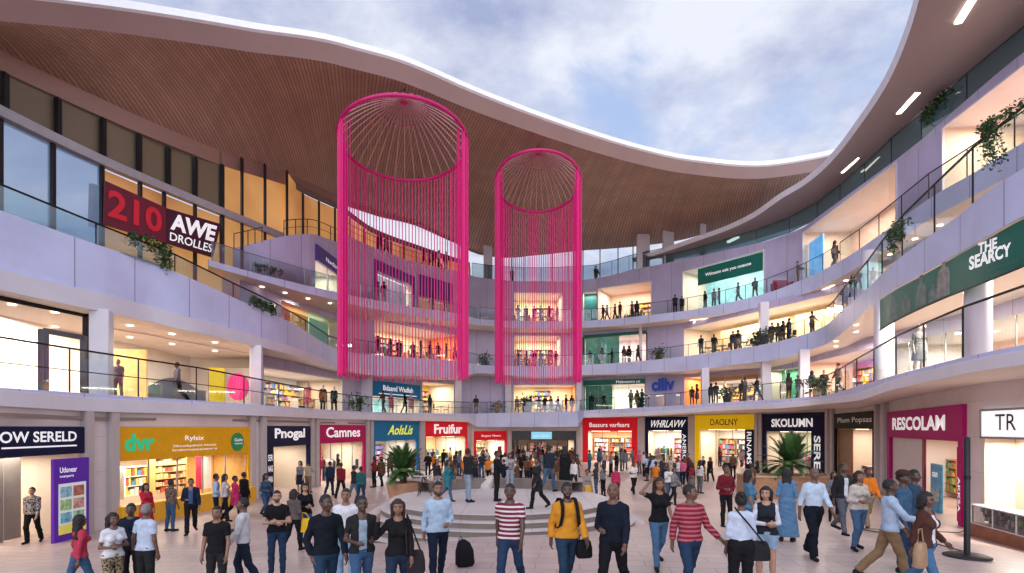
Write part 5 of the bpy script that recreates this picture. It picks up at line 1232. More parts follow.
# px, H in px, height, spec, label
FG = [
 (80, 86, 1.64, dict(sex='f', top=('long', (.42,.045,.08)), bottom=('jeans', JN), hair='long', pose='walk', ph=.9, yaw=150, arms=('hang','out'), skin=2, seed=1), 'woman in a raspberry top and jeans with long black hair, nearest the purple poster board'),
 (113, 90, 1.66, dict(sex='f', top=('tee', WH), bottom=('trousers', (.30,.24,.15), 'blot', (.05,.035,.02)), hair='long', pose='stand', yaw=60, arms=('bend','cross'), skin=2, seed=2), 'woman in a white top and leopard print trousers at far left'),
 (131, 88, 1.74, dict(top=('jacket', NV), bottom=('trousers', BK), hair='short', pose='stand', yaw=20, skin=3, seed=3), 'dark clothed person half hidden behind the man in the pale blue polo shirt'),
 (146, 95, 1.78, dict(top=('tee', (.42,.50,.62)), bottom=('trousers', (.012,.016,.03)), hair='crop', hc=2, pose='stand', yaw=165, hy=.5, arms=('hang','out'), skin=2, seed=4), 'grey haired man in a pale blue polo shirt seen from behind at lower left'),
 (217, 95, 1.70, dict(top=('tee', BK), bottom=('trousers', (.014,.016,.024)), hair='short', pose='stand', yaw=5, arms=('hang','hang'), skin=1, seed=5), 'young man in a black tee shirt and black trousers facing the camera at lower left'),
 (243, 92, 1.76, dict(top=('long', (.50,.50,.53)), bottom=('trousers', (.015,.02,.035)), hair='short', pose='walk', ph=2.4, yaw=-75, arms=('bend','hang'), skin=2, seed=6), 'man in a pale grey shirt and dark trousers walking leftwards'),
 (277, 85, 1.76, dict(top=('tee', (.016,.016,.02)), bottom=('jeans', JD), hair='short', beard=1, pose='stand', yaw=20, arms=('cross','cross'), skin=0, seed=7), 'bearded man in a black tee shirt and jeans with folded arms'),
 (294, 62, 1.6, dict(sex='f', top=('long', (.10,.08,.08)), bottom=('jeans', BK), hair='bob', pose='walk', ph=.6, yaw=170, arms=('bend','hang'), skin=1, seed=8), 'woman in black leggings carrying a yellow bag'),
 (305, 62, 1.68, dict(sex='f', top=('long', (.015,.015,.02)), bottom=('jeans', JN), hair='long', pose='stand', yaw=30, arms=('cross','bend'), skin=0, seed=9), 'woman in a black top and jeans with arms held across, behind the yellow bag'),
 (326, 122, 1.86, dict(top=('long', (.010,.013,.020)), bottom=('jeans', (.02,.045,.085)), hair='crop', pose='walk', ph=.9, yaw=32, hy=.35, arms=('pocket','hang'), skin=3, seed=10), 'tall man in a close fitting black sweater looking to the right'),
 (346, 97, 1.74, dict(top=('tee', WH), bottom=('jeans', (.2,.3,.45)), hair='short', hc=1, pose='stand', yaw=10, skin=1, seed=11), 'person in a white top half hidden behind the tall man in the black sweater'),
 (362, 116, 1.76, dict(top=('tee', (.012,.016,.026)), under=(.28,.36,.44), open=1, bottom=('jeans', JN), hair='crop', pose='walk', ph=2.4, yaw=28, arms=('bend','bend'), skin=3, glasses=1, seed=12), 'man in glasses with a dark open shirt over a pale blue print'),
 (398, 114, 1.68, dict(sex='f', top=('long', (.016,.014,.018)), bottom=('jeans', (.018,.03,.06)), hair='long', hc=1, hl=1.28, pose='walk', ph=.7, yaw=12, arms=('hair','hang'), skin=1, seed=13), 'woman with long dark hair, black top and shoulder bag, hand raised to her hair'),
 (438, 103, 1.76, dict(top=('long', (.36,.47,.60)), bottom=('jeans', (.012,.02,.04)), hair='short', beard=1, pose='walk', ph=2.2, yaw=18, arms=('hang','bend'), skin=1, seed=14), 'dark bearded man in a light blue shirt before the round steps'),
 (510, 115, 1.78, dict(top=('tee', (.16,.025,.045), 'stripe', (.62,.56,.56)), bottom=('jeans', JD), hair='crop', pose='walk', ph=.9, yaw=-12, hy=.15, arms=('hang','hang'), skin=3, seed=15), 'man in a maroon and white striped tee shirt in the centre foreground'),
 (567, 114, 1.78, dict(top=('jacket', (.56,.24,.025)), bottom=('jeans', (.02,.04,.075)), hair='short', beard=1, pose='walk', ph=2.2, yaw=14, hy=-.2, arms=('hang','hang'), skin=3, seed=16), 'bearded man in an ochre yellow jacket with backpack straps'),
 (613, 122, 1.83, dict(top=('long', (.010,.014,.024)), bottom=('trousers', (.010,.010,.013)), hair='bald', fat=1.08, pose='walk', ph=.9, yaw=-24, hy=.1, arms=('bend','hang'), skin=2, seed=17), 'bald man in a navy shirt and black trousers'),
 (659, 91, 1.68, dict(sex='f', top=('tee', (.014,.014,.018)), bottom=('jeans', (.07,.14,.25)), hair='long', hc=1, pose='walk', ph=.8, yaw=5, arms=('head','hang'), skin=1, seed=18), 'woman in a black top and blue jeans with a hand on her head'),
 (690, 117, 1.78, dict(top=('long', (.22,.018,.04), 'stripe', (.38,.12,.14)), bottom=('jeans', JD), hair='crop', pose='walk', ph=2.1, yaw=12, hy=.9, arms=('hang','out'), skin=2, fat=1.05, seed=19), 'man in a crimson pin striped long sleeve shirt looking to the right'),
 (741, 113, 1.66, dict(sex='f', top=('long', (.46,.53,.66)), bottom=('trousers', (.012,.012,.016)), hair='bun', tuck=1, pose='stand', yaw=175, arms=('hang','hang'), skin=2, seed=20), 'woman in a pale blue long sleeve top and black trousers seen from behind'),
 (766, 98, 1.62, dict(sex='f', top=('vest', (.02,.022,.03)), under=(.55,.58,.64), bottom=('shorts', (.22,.33,.45)), hair='bob', pose='stand', yaw=-20, hy=-.3, arms=('cross','bend'), skin=0, seed=21), 'woman in a black vest and denim shorts with bare legs'),
 (749, 78, 1.66, dict(sex='f', top=('tee', (.07,.17,.27)), bottom=('jeans', JN), hair='bob', pose='stand', yaw=80, skin=1, seed=22), 'woman in a teal blue top behind the two women at lower right'),
 (726, 61, 1.74, dict(top=('jacket', (.13,.015,.025)), bottom=('jeans', BK), hair='short', pose='stand', yaw=10, arms=('bend','hip'), skin=2, seed=23), 'person in a dark red jacket and black trousers standing right of centre'),
 (787, 72, 1.66, dict(sex='f', top=('long', (.10,.20,.34)), bottom=('dress', (.10,.20,.34)), len=.12, hair='long', hl=1.42, pose='stand', yaw=150, arms=('bend','bend'), skin=0, seed=24), 'woman in a long denim blue dress seen from behind'),
 (814, 91, 1.80, dict(top=('long', (.44,.54,.66)), bottom=('trousers', (.010,.012,.02)), hair='bald', tuck=1, pose='walk', ph=2.2, yaw=8, arms=('hang','hang'), skin=2, seed=25), 'bald man in a light blue shirt and black trousers right of centre'),
 (843, 71, 1.78, dict(top=('jacket', (.015,.018,.03)), open=1, under=(.55,.58,.62), bottom=('jeans', (.09,.10,.12)), hair='crop', pose='walk', ph=.6, yaw=15, skin=3, seed=26), 'man in a dark open jacket over a white shirt and grey jeans'),
 (859, 79, 1.66, dict(sex='f', top=('long', (.50,.45,.40)), bottom=('jeans', (.06,.12,.22)), hair='long', hl=1.36, pose='walk', ph=2.6, yaw=5, arms=('bend','phone'), skin=1, seed=27), 'woman with long dark hair in a beige top and jeans near the timber shop door'),
 (890, 107, 1.78, dict(top=('long', (.36,.46,.60)), bottom=('trousers', (.22,.14,.08)), hair='crop', pose='walk', ph=.9, yaw=70, arms=('reach','hang'), skin=3, seed=28), 'man in a light blue shirt and khaki trousers walking to the right'),
 (903, 100, 1.80, dict(top=('long', (.045,.10,.17)), bottom=('jeans', JD), hair='crop', hat=(.05,.025,.02), pose='stand', yaw=40, skin=3, seed=29), 'man in a dark hat and denim shirt behind the couple at right'),
 (914, 92, 1.76, dict(top=('long', (.03,.06,.11)), bottom=('jeans', JD), hair='short', pose='stand', yaw=35, skin=3, seed=30), 'man in a dark blue shirt behind the woman in the white tank top'),
 (926, 112, 1.68, dict(sex='f', top=('jacket', (.07,.03,.025)), open=1, under=(.66,.66,.70), bottom=('jeans', (.06,.14,.26)), hair='bob', glasses=1, pose='walk', ph=.9, yaw=35, arms=('hang','out'), skin=2, fat=1.06, seed=31), 'woman in a white tank top and brown jacket with sunglasses at right'),
]
MIDP = [
 (171, 51, 1.70, dict(top=('tee', (.20,.15,.12), 'blot', (.05,.04,.04)), bottom=('jeans', JN), hair='short', pose='stand', yaw=160, skin=2, seed=41), 'person in a mottled brown top and jeans outside the amber shop'),
 (191, 56, 1.80, dict(top=('jacket', (.012,.02,.04)), open=1, under=(.05,.10,.2), bottom=('trousers', BK), hair='short', pose='walk', ph=.7, yaw=30, arms=('bend','hang'), skin=1, seed=42), 'man in a navy jacket walking past the amber shop window'),
 (146, 52, 1.66, dict(sex='f', top=('long', (.40,.02,.04)), bottom=('dress', (.40,.02,.04)), len=.3, hair='long', pose='stand', yaw=60, arms=('reach','hang'), skin=1, seed=43), 'woman in a red dress at the amber shop window'),
 (216, 47, 1.74, dict(top=('long', LB), bottom=('trousers', NV), hair='short', pose='stand', yaw=120, arms=('bend','hang'), skin=2, seed=44), 'person in a light blue shirt by the amber shop, leftmost of four'),
 (225, 47, 1.74, dict(sex='f', top=('long', (.5,.47,.45)), bottom=('trousers', BK), hair='long', pose='walk', ph=.5, yaw=100, skin=1, seed=45), 'person in a cream top and black trousers by the amber shop, second of four'),
 (235, 45, 1.68, dict(sex='f', top=('coat', (.45,.03,.12)), bottom=('trousers', BK), hair='short', pose='walk', ph=.8, yaw=120, skin=2, seed=46), 'person in a pink coat by the amber shop, third of four'),
 (244, 44, 1.72, dict(top=('coat', (.02,.018,.02)), bottom=('trousers', (.06,.05,.045)), hair='short', pose='stand', yaw=150, skin=2, seed=47), 'person in a black coat by the amber shop, rightmost of four'),
 (266, 45, 1.72, dict(sex='f', top=('long', (.03,.06,.11)), bottom=('jeans', (.035,.07,.13)), hair='long', pose='walk', ph=.8, yaw=60, arms=('bend','hang'), skin=2, seed=48), 'woman in dark blue walking before the Pnogal shop'.replace('Pnogal ', 'narrow navy ')),
 (330, 34, 1.76, dict(top=('jacket', (.014,.025,.05)), bottom=('trousers', NV), hair='short', pose='walk', ph=.4, yaw=175, skin=2, seed=49), 'man in a navy suit before the magenta framed shop'),
 (341, 36, 1.78, dict(top=('jacket', (.16,.015,.025)), bottom=('trousers', BK), hair='short', pose='walk', ph=2.4, yaw=170, skin=2, seed=50), 'person in a dark red jacket before the magenta framed shop'),
 (354, 37, 1.74, dict(top=('jacket', (.02,.025,.03)), bottom=('jeans', (.10,.14,.2)), hair='short', pose='walk', ph=.8, yaw=130, arms=('reach','hang'), skin=2, seed=51), 'person in a black jacket pointing, before the magenta framed shop'),
 (361, 38, 1.72, dict(top=('jacket', (.02,.09,.10)), bottom=('jeans', JD), hair='short', pose='walk', ph=.3, yaw=170, skin=2, seed=52), 'person in a dark teal jacket before the magenta framed shop'),
 (616, 34, 1.62, dict(sex='f', top=('long', (.38,.03,.09)), bottom=('jeans', (.12,.02,.05)), hair='short', pose='walk', ph=.5, yaw=170, skin=2, seed=53), 'person in a magenta top walking away right of the centre'),
 (634, 32, 1.70, dict(top=('tee', (.62,.58,.58)), bottom=('trousers', BK), hair='short', pose='walk', ph=.6, yaw=20, arms=('bend','bend'), skin=2, seed=54), 'person in a white tee shirt and black trousers on the open paving right of centre'),
 (587, 39, 1.60, dict(sex='f', top=('long', (.25,.22,.22)), bottom=('skirt', (.6,.34,.04)), len=.5, hair='short', pose='stand', yaw=20, skin=1, seed=55), 'person in a grey top and yellow skirt beside the round steps'),
 (32, 56, 1.70, dict(top=('long', (.30,.29,.28), 'blot', (.03,.03,.03)), bottom=('trousers', BK), hair='short', pose='walk', ph=2.5, yaw=15, skin=0, seed=56), 'person in a black and white patterned shirt inside the navy signed shop at far left'),
]
STEP_TOP = 1.3
PLP = [  # on the round platform: px, foot py, height
 (437, 494, 1.15, dict(sex='f', top=('long', (.03,.025,.03)), bottom=('trousers', (.3,.28,.28)), hair='long', pose='stand', yaw=40, skin=1, seed=61), 'small dark clothed figure at the left of the round platform'),
 (448, 501, 1.25, dict(sex='f', top=('coat', (.03,.15,.18)), bottom=('jeans', (.05,.10,.16)), hair='long', pose='walk', ph=.8, yaw=75, skin=1, seed=62), 'girl in a teal coat walking on the round platform'),
 (468, 502, 1.58, dict(top=('jacket', (.014,.016,.024)), bottom=('jeans', (.22,.28,.36)), hair='short', pose='stand', yaw=120, skin=2, seed=63), 'person in a black jacket and pale jeans on the round platform'),
 (497, 501, 1.5, dict(top=('long', (.016,.016,.02)), bottom=('trousers', BK), hair='short', pose='stand', yaw=80, arms=('reach','reach'), skin=2, seed=64), 'person all in black reaching forward on the round platform'),
 (510, 490, 1.30, dict(sex='f', top=('long', (.28,.29,.33)), bottom=('jeans', (.22,.26,.33)), hair='long', pose='stand', yaw=10, arms=('phone','phone'), skin=1, seed=65), 'girl in a grey top raising both hands on the round platform'),
 (537, 509, 1.4, dict(sex='f', top=('coat', (.012,.016,.028)), bottom=('trousers', BK), hair='short', pose='walk', ph=.6, yaw=-60, skin=2, seed=66), 'person in a navy cloak stepping near the platform edge'),
 (549, 492, 1.62, dict(top=('jacket', (.02,.024,.034)), bottom=('jeans', (.05,.09,.15)), hair='short', pose='walk', ph=.8, yaw=150, skin=2, seed=67), 'person in a dark jacket and blue jeans at the right of the round platform'),
 (565, 487, 1.50, dict(sex='f', top=('coat', (.016,.014,.016)), bottom=('dress', (.016,.014,.016)), len=.12, hair='long', pose='stand', yaw=170, skin=2, seed=68), 'woman in a long black dress at the back right of the round platform'),
]
def ordinal(k): return ['first','second','third','fourth','fifth','sixth','seventh','eighth','ninth','tenth','eleventh','twelfth','thirteenth','fourteenth','fifteenth','sixteenth','seventeenth','eighteenth','nineteenth','twentieth'][k] if k < 20 else 'last'
PEOPLE = {}
def people_near():
    for rows, vox, hands in ((FG, .0125, True), (MIDP, .018, False)):
        for px, H, h, sp, lab in rows:
            X, d, gz = solve(px, H, h)
            b = place(make_person(sp, vox, hands), (X, d, gz), math.radians(sp.get('yaw', 0)), h/1.75, lab, GA if rows is FG else GB)
            PEOPLE[sp['seed']] = (b, sp, h)
    for px, fy, h, sp, lab in PLP:
        d = (EYE-STEP_TOP)*F/(fy-HZ); X = (px-512)/F*d
        place(make_person(sp, .018, False), (X, d, STEP_TOP), math.radians(sp['yaw']), h/1.75, lab, 'people on the round stepped platform')
people_near()
# ---------------------------------------------------------------- far people: eight shared figures, each copy with clothes of its own
VAR = []
def variants():
    defs = [dict(pose='stand', top=('tee', BK), bottom=('jeans', JD), seed=71), dict(pose='walk', ph=.6, top=('jacket', BK), bottom=('trousers', BK), seed=72), dict(sex='f', pose='stand', top=('long', BK), bottom=('jeans', JD), hair='long', seed=73, arms=('bend','hang')),
            dict(sex='f', pose='walk', ph=2.4, top=('coat', BK), bottom=('trousers', BK), hair='bob', seed=74), dict(pose='walk', ph=2.2, top=('long', BK), bottom=('jeans', JD), seed=75, arms=('phone','hang')), dict(sex='f', pose='stand', top=('tee', BK), bottom=('skirt', JD), hair='bob', seed=76),
            dict(pose='stand', top=('jacket', BK), bottom=('trousers', BK), seed=77, arms=('cross','cross')), dict(pose='stand', top=('long', BK), bottom=('trousers', BK), seed=78, arms=('reach','reach'))]
    for d in defs: VAR.append(make_person(d, .03, False, False))
variants()
TOPC = [('black', BK), ('navy', NV), ('grey', (.16,.16,.18)), ('dark red', (.16,.015,.025)), ('white', (.55,.53,.53)), ('pale blue', LB), ('orange', (.6,.17,.02)), ('teal', (.03,.14,.16)), ('brown', (.10,.05,.03)), ('pink', (.5,.10,.2)), ('charcoal', (.035,.035,.04)), ('beige', (.38,.31,.24))]
BOTC = [('black', BK), ('blue', (.035,.07,.14)), ('grey', (.1,.1,.11)), ('dark', NV), ('tan', (.22,.16,.1))]
BODIES = ('person', 'hair', 'shoe')
USEDL = set()
def far_person(loc, yaw, h, rng, where, group, tone=None, v=None, toplist=None):
    parts = VAR[v if v is not None else rng.randrange(len(VAR))]; tn, tcx = rng.choice(toplist or TOPC); bn, bcx = rng.choice(BOTC); skin = rng.choice((0, 1, 2, 2, 3, 3)) if tone is None else tone
    body = None
    for name, me, m in parts:
        o = link(name, me)
        if body is None: body = o; o.location = loc; o.rotation_euler = (0, 0, yaw); o.scale = (h/1.75,)*3; mt = skinmat(skin)
        else:
            o.parent = body
            mt = cloth(tcx) if name in ('tee_shirt', 'jacket', 'shirt', 'coat') else cloth(bcx) if name in ('trousers', 'skirt') else None
        if mt: o.material_slots[0].link = 'OBJECT'; o.material_slots[0].material = mt
    body['_d'] = (tn, bn); lab = 'person in %s, %s' % (tn, where); del body['_d']
    tag(body, lab, 'person', group); return body
def crowd(items, where, group, ground_fn, seed, h=(1.6, 1.82), toplist=None):
    """items: list of (px, Y); where has a {} for the ordinal"""
    rng = random.Random(seed); items = sorted(items)
    for k, (px, Y) in enumerate(items):
        p = ray(px, Y, 0); z = ground_fn(px, p); yaw = rng.uniform(-math.pi, math.pi)
        far_person((p.x, p.y, z), yaw, rng.uniform(*h), rng, where.format(ordinal(k)), group, toplist=toplist)
gf = lambda px, p: g(p.x, p.y)
rr = random.Random(99)
def spread(a, b, n, y0, y1): return [(a+(b-a)*(i+.5)/n+rr.uniform(-.45, .45)*(b-a)/n, rr.uniform(y0, y1)) for i in range(n)]
DK = [t for t in TOPC if t[0] in ('black', 'navy', 'charcoal', 'grey', 'brown', 'dark red', 'white', 'orange')]
crowd(spread(402, 440, 4, 38, 44), '{} from left of the few left of the blue shop pillar', 'shoppers before the blue and red shops', gf, 1, toplist=DK)
crowd(spread(442, 508, 20, 31, 46), '{} from left in the crowd before the left red shops', 'crowd before the left red shops', gf, 2, toplist=DK)
crowd(spread(509, 580, 20, 30, 47), '{} from left in the crowd at the dark entrance', 'crowd at the dark mall entrance', gf, 3, toplist=DK)
crowd(spread(512, 578, 14, 50, 58), '{} from left inside the dark entrance', 'people inside the dark mall entrance', gf, 4, toplist=DK)
crowd(spread(588, 641, 9, 36, 52), '{} from left before the right red shop', 'shoppers before the right red shop', gf, 5)
crowd(spread(643, 694, 19, 27, 42), '{} from left in the cluster before the navy shop', 'cluster of people before the navy shop', gf, 6)
crowd([(703, 37), (710, 36.5), (727, 34), (733, 38), (752, 27), (757, 31), (765, 33)], '{} from left before the yellow shop', 'shoppers before the yellow shop', gf, 7, toplist=DK)
crowd([(300, 29.5), (308, 30.2)], '{} from left before the narrow navy shop', 'shoppers before the narrow navy shop', gf, 12)
crowd([(596, 28), (603, 28.5), (674, 24.5), (656, 29), (700, 30)], '{} from left on the open paving right of the steps', 'people on the open paving right of the steps', gf, 13)
crowd([(374, 33), (381, 33.5), (390, 40)], '{} from left before the blue shop', 'shoppers before the blue shop', gf, 8, toplist=DK)
crowd([(868, 16.5), (834, 19)], '{} from left before the brown shop', 'people before the brown shop', gf, 9, toplist=DK)
crowd([(322, 37), (338, 38), (352, 41), (433, 50), (450, 53), (600, 57), (622, 58), (664, 56), (720, 51), (741, 50)], '{} from left of those inside the ground floor shops', 'shoppers inside the ground floor shops', gf, 10)
DG = [t for t in TOPC if t[0] in ('black', 'navy', 'charcoal', 'grey', 'brown')]
def lev(E, fl, back):
    return lambda px, p: fl(px)
def gcrowd(E, fl, pxs, where, group, seed, back=(.5, 1.1)):
    crowd([(p, E.Y(p)+rr.uniform(*back)) for p in pxs], where, group, lambda px, p: fl(px), seed, toplist=DG)
gcrowd(e1, fl1, [383, 405, 430, 476, 517, 524, 531, 539, 545, 551, 558, 566, 572, 592, 604, 631, 637, 642], '{} from left at the first gallery railing in the far middle', 'people at the first gallery railing in the far middle', 21)
gcrowd(e1, fl1, [692, 697, 711, 716, 742, 745, 757, 789, 798, 812, 824, 838], '{} from left on the first gallery at right', 'people on the first gallery at right', 22)
gcrowd(e2, fl2, [378, 390, 399, 413, 421, 430, 438, 446, 455], '{} from left on the second gallery behind the left chandelier', 'people on the second gallery behind the left chandelier', 23)
gcrowd(e2, fl2, [518, 526, 534, 541, 549, 556, 590, 602, 612, 624, 629, 638], '{} from left on the second gallery right of the wall strip', 'people on the second gallery in the far middle', 24)
gcrowd(e2, fl2, [701, 714, 733, 738, 772, 778, 783, 789, 812, 845, 853], '{} from left on the second gallery before the tan panels', 'people on the second gallery at right', 25, (.5, 1.6))
gcrowd(e3, fl3, [378, 384, 432, 446, 518, 526, 534, 541, 549, 557], '{} from left on the third gallery behind the chandeliers', 'people on the third gallery behind the chandeliers', 26)
gcrowd(e3, fl3, [603, 607, 615, 620, 632, 637, 675, 682, 705, 714, 719, 738, 755, 798, 835], '{} from left on the third gallery at right', 'people on the third gallery at right', 27)
crowd([(p, WU(p)-1.0) for p in (380, 386, 424, 429, 434, 439, 446)], '{} from left before the amber panes of the top terrace', 'people on the top terrace at left', lambda px, p: e4.t(px)-.15, 28, toplist=DK)
crowd([(596, 58.2)], 'the {} and only one at the terrace glass under the canopy', 'people on the top terrace in the middle', lambda px, p: fl4(px), 29, h=(2.0, 2.0), toplist=DK[:1])
crowd([(118, 22.6), (177, 24.0)], '{} from left of the two on the first gallery at left', 'people on the first gallery at left', lambda px, p: fl1(px), 30, toplist=[TOPC[2]])
crowd([(512+i*4, 57.4) for i in range(0, 1)], '{} beside the top terrace pillar', 'people on the top terrace in the far middle', lambda px, p: fl4(px), 31, toplist=DK)
# mannequins in the first-gallery window and others
def mannequin(loc, h, top, label, v):
    parts = VAR[v]; body = None; mm = mat('mannequin_plastic', (.5,.46,.42), .4)
    for name, me, m in parts:
        if name in ('hair',): continue
        o = link('mannequin' if body is None else name, me)
        if body is None: body = o; o.location = loc; o.scale = (h/1.75,)*3; o.rotation_euler = (0, 0, R.uniform(-.5, .5)); mt = mm
        else: o.parent = body; mt = cloth(top)
        o.material_slots[0].link = 'OBJECT'; o.material_slots[0].material = mt
    tag(body, label, 'mannequin', 'dressed mannequins in gallery shop windows'); return body
for px, c, lab, v in ((308, (.55,.08,.22), 'pink dressed mannequin, left of three on the first gallery at left', 5), (323, (.02,.02,.025), 'dark dressed mannequin, middle of three on the first gallery at left', 3), (334, (.012,.012,.014), 'dark dressed mannequin, right of three on the first gallery at left', 3),
                     (391, (.6,.12,.2), 'pink dressed mannequin in the cyan window under the blue header', 5), (411, (.55,.2,.25), 'rose dressed mannequin at the right of the cyan window', 5), (783, (.7,.65,.55), 'cream dressed mannequin before the green window', 3), (919, (.16,.18,.18), 'grey dressed mannequin in the bright glazed shop under the green banner', 5), (591, (.02,.05,.06), 'dark mannequin in the green window right of the second chandelier', 3)):
    Y = WU(px)-.7 if px < 700 else (WU(px)-1.2 if px < 850 else 20.6)
    if px == 919: Y = e1.Y(919)+2.0
    mannequin(ray(px, Y, fl1(px)), 1.85, c, lab, v)
# ================================================================= round stepped platform
def platform():
    c = (-.40, 17.7, 0); T = thing('stepped_platform', 'round stone platform of five low steps in the middle of the plaza', 'platform', c); I = inv(T)
    ms = linemat('stone_step', (.52,.46,.45), .9, .012, (.25,.21,.2), .6, coord='Object', vary=.05); mr = mat('shaded_stone_riser', (.17,.135,.12), .7, amt=.2, scale=2.)  # risers are darker than the treads: step shading put into the stone colour
    for k in range(5):
        r = 3.38+.27*k; z1 = STEP_TOP-.17*k; mb = MB(); M = Matrix.Translation(c)
        r0 = 0 if k == 0 else r-.29
        mb.cur = 0; mb.lathe([(r0, z1), (r+.02, z1), (r+.02, z1-.035), (r, z1-.04)], 96, M, False); mb.cur = 1; mb.lathe([(r, z1-.04), (r, z1-.19 if k < 4 else -.4)], 96, M, False)
        mb.build('step', [ms, mr], T, I)
    mb = MB(); n = 40
    for rr_, z0, z1 in ((3.15, 0, .34), (2.75, .34, 0)): pass
    ring = lambda r, z: [Vector((c[0]+r*math.cos(a), c[1]+r*math.sin(a), STEP_TOP+z)) for a in [math.radians(28+124*i/n) for i in range(n+1)]]
    mb.strip(ring(2.75, 0), ring(2.75, .34)); mb.strip(ring(2.75, .34), ring(3.2, .34)); mb.strip(ring(3.2, .34), ring(3.2, -.1)); mb.build('curved_bench', mr, T, I)
platform()
# ================================================================= chandeliers
m_pink = mat('hot_pink_cord', (.72,.008,.20), .5, amt=.1, emit=.05, ecol=(.85,.02,.25)); m_rib = mat('pale_pink_rib', (.62,.30,.34), .4, amt=.1); m_pring = mat('magenta_ring', (.5,.01,.14), .45, emit=.1)
def chandelier(label, c, Rr, zr, za, zb, extra, ns=100, sd=1, view=0., tilt=.5):
    T = thing('chandelier', label, 'chandelier', (c[0], c[1], zb), group='hot pink string chandeliers'); rng = random.Random(sd)
    ZR = lambda a: zr-zb+tilt*math.cos(a-view)
    z0 = zb
    mb = MB(); n = 72
    for r, z, t in ((Rr, zr-z0, .10),):
        rings = []
        for i in range(n+1):
            a = 2*math.pi*i/n; rings.append([Vector(((r+t*math.cos(q))*math.cos(a), (r+t*math.cos(q))*math.sin(a), ZR(a)+t*math.sin(q))) for q in [2*math.pi*j/8 for j in range(8)]])
        mb.loft(rings, True)
    mb.build('rim_ring', m_pring, T, smooth=True)
    def hoop(fr, t, nm):
        mb = MB(); r = Rr*(1-fr); sn = 1-(1-fr)**1.65; mb.tube([(r*math.cos(2*math.pi*i/48), r*math.sin(2*math.pi*i/48), ZR(2*math.pi*i/48)*(1-sn)+(za-z0)*sn) for i in range(49)], t, 5); mb.build(nm, m_pring, T, smooth=True)
    hoop(.62, .02, 'hoop')
    rib = None
    for k in range(36):
        a = 2*math.pi*k/36
        mb = MB(); mb.tube([(Rr*(1-t/12)*math.cos(a), Rr*(1-t/12)*math.sin(a), ZR(a)+(za-z0-ZR(a))*(1-(1-t/12)**1.65)) for t in range(13)], .026, 5); mb.build('rib', m_rib, T, smooth=True)
    mb = MB(); mb.lathe([(0, za-z0+.12), (.22, za-z0+.1), (.26, za-z0), (.2, za-z0-.06), (0, za-z0-.07)], 16); mb.build('hub', m_pring, T, smooth=True)
    mb = MB(); mb.tube([(0, 0, za-z0), (0, 0, za-z0+extra)], .05, 6); mb.build('hanging_rod', m_steel, T)
    st = None
    for k in range(ns):
        o = None; m_ = 64 if k < 64 else 36
        if k < 72: a = view+math.radians(62)+math.radians(236)*(k+.5)/72
        else: q = (k-72)//2; a = view+(1 if k % 2 else -1)*math.radians(62+54*(q+.5)/14)
        if st is None:
            mb = MB(); mb.tube([(0, 0, 0), (0, 0, zr-z0)], .029, 5); st = mb.build('strand', m_pink, T); o = st
        else: o = st.copy(); COL.objects.link(o); o.parent = T
        dz = rng.uniform(0, .22); r_ = Rr+rng.uniform(-.05, .05); o.location = (r_*math.cos(a), r_*math.sin(a), dz); o.scale = (1, 1, (ZR(a)-dz)/(zr-z0))
    mb = MB()                                             # the finer cords between and just inside the strands
    for k in range(70):
        a = view+(1 if k % 2 else -1)*math.radians(60+rng.random()**1.3*52); r_ = Rr*(rng.choice((.90, .94, .97, .99))); dz = rng.uniform(0, .45)
        mb.tube([(r_*math.cos(a), r_*math.sin(a), dz), (r_*math.cos(a), r_*math.sin(a), ZR(a)+.05)], .015, 4)
    o = mb.build('fine_cords', m_pink, T); o['kind'] = 'stuff'
chandelier('larger hot pink string chandelier with a domed wire top, hanging at left', (-5.88, 30.5), 3.45, 19.05, 21.25, 6.2, 1.1, 100, 1, math.atan2(-30.5, 5.88), .55)
chandelier('smaller hot pink string chandelier with a domed wire top, hanging near the centre', (1.7, 36.6), 2.78, 19.5, 21.4, 6.45, 1.0, 100, 2, math.atan2(-36.6, -1.7), .8)
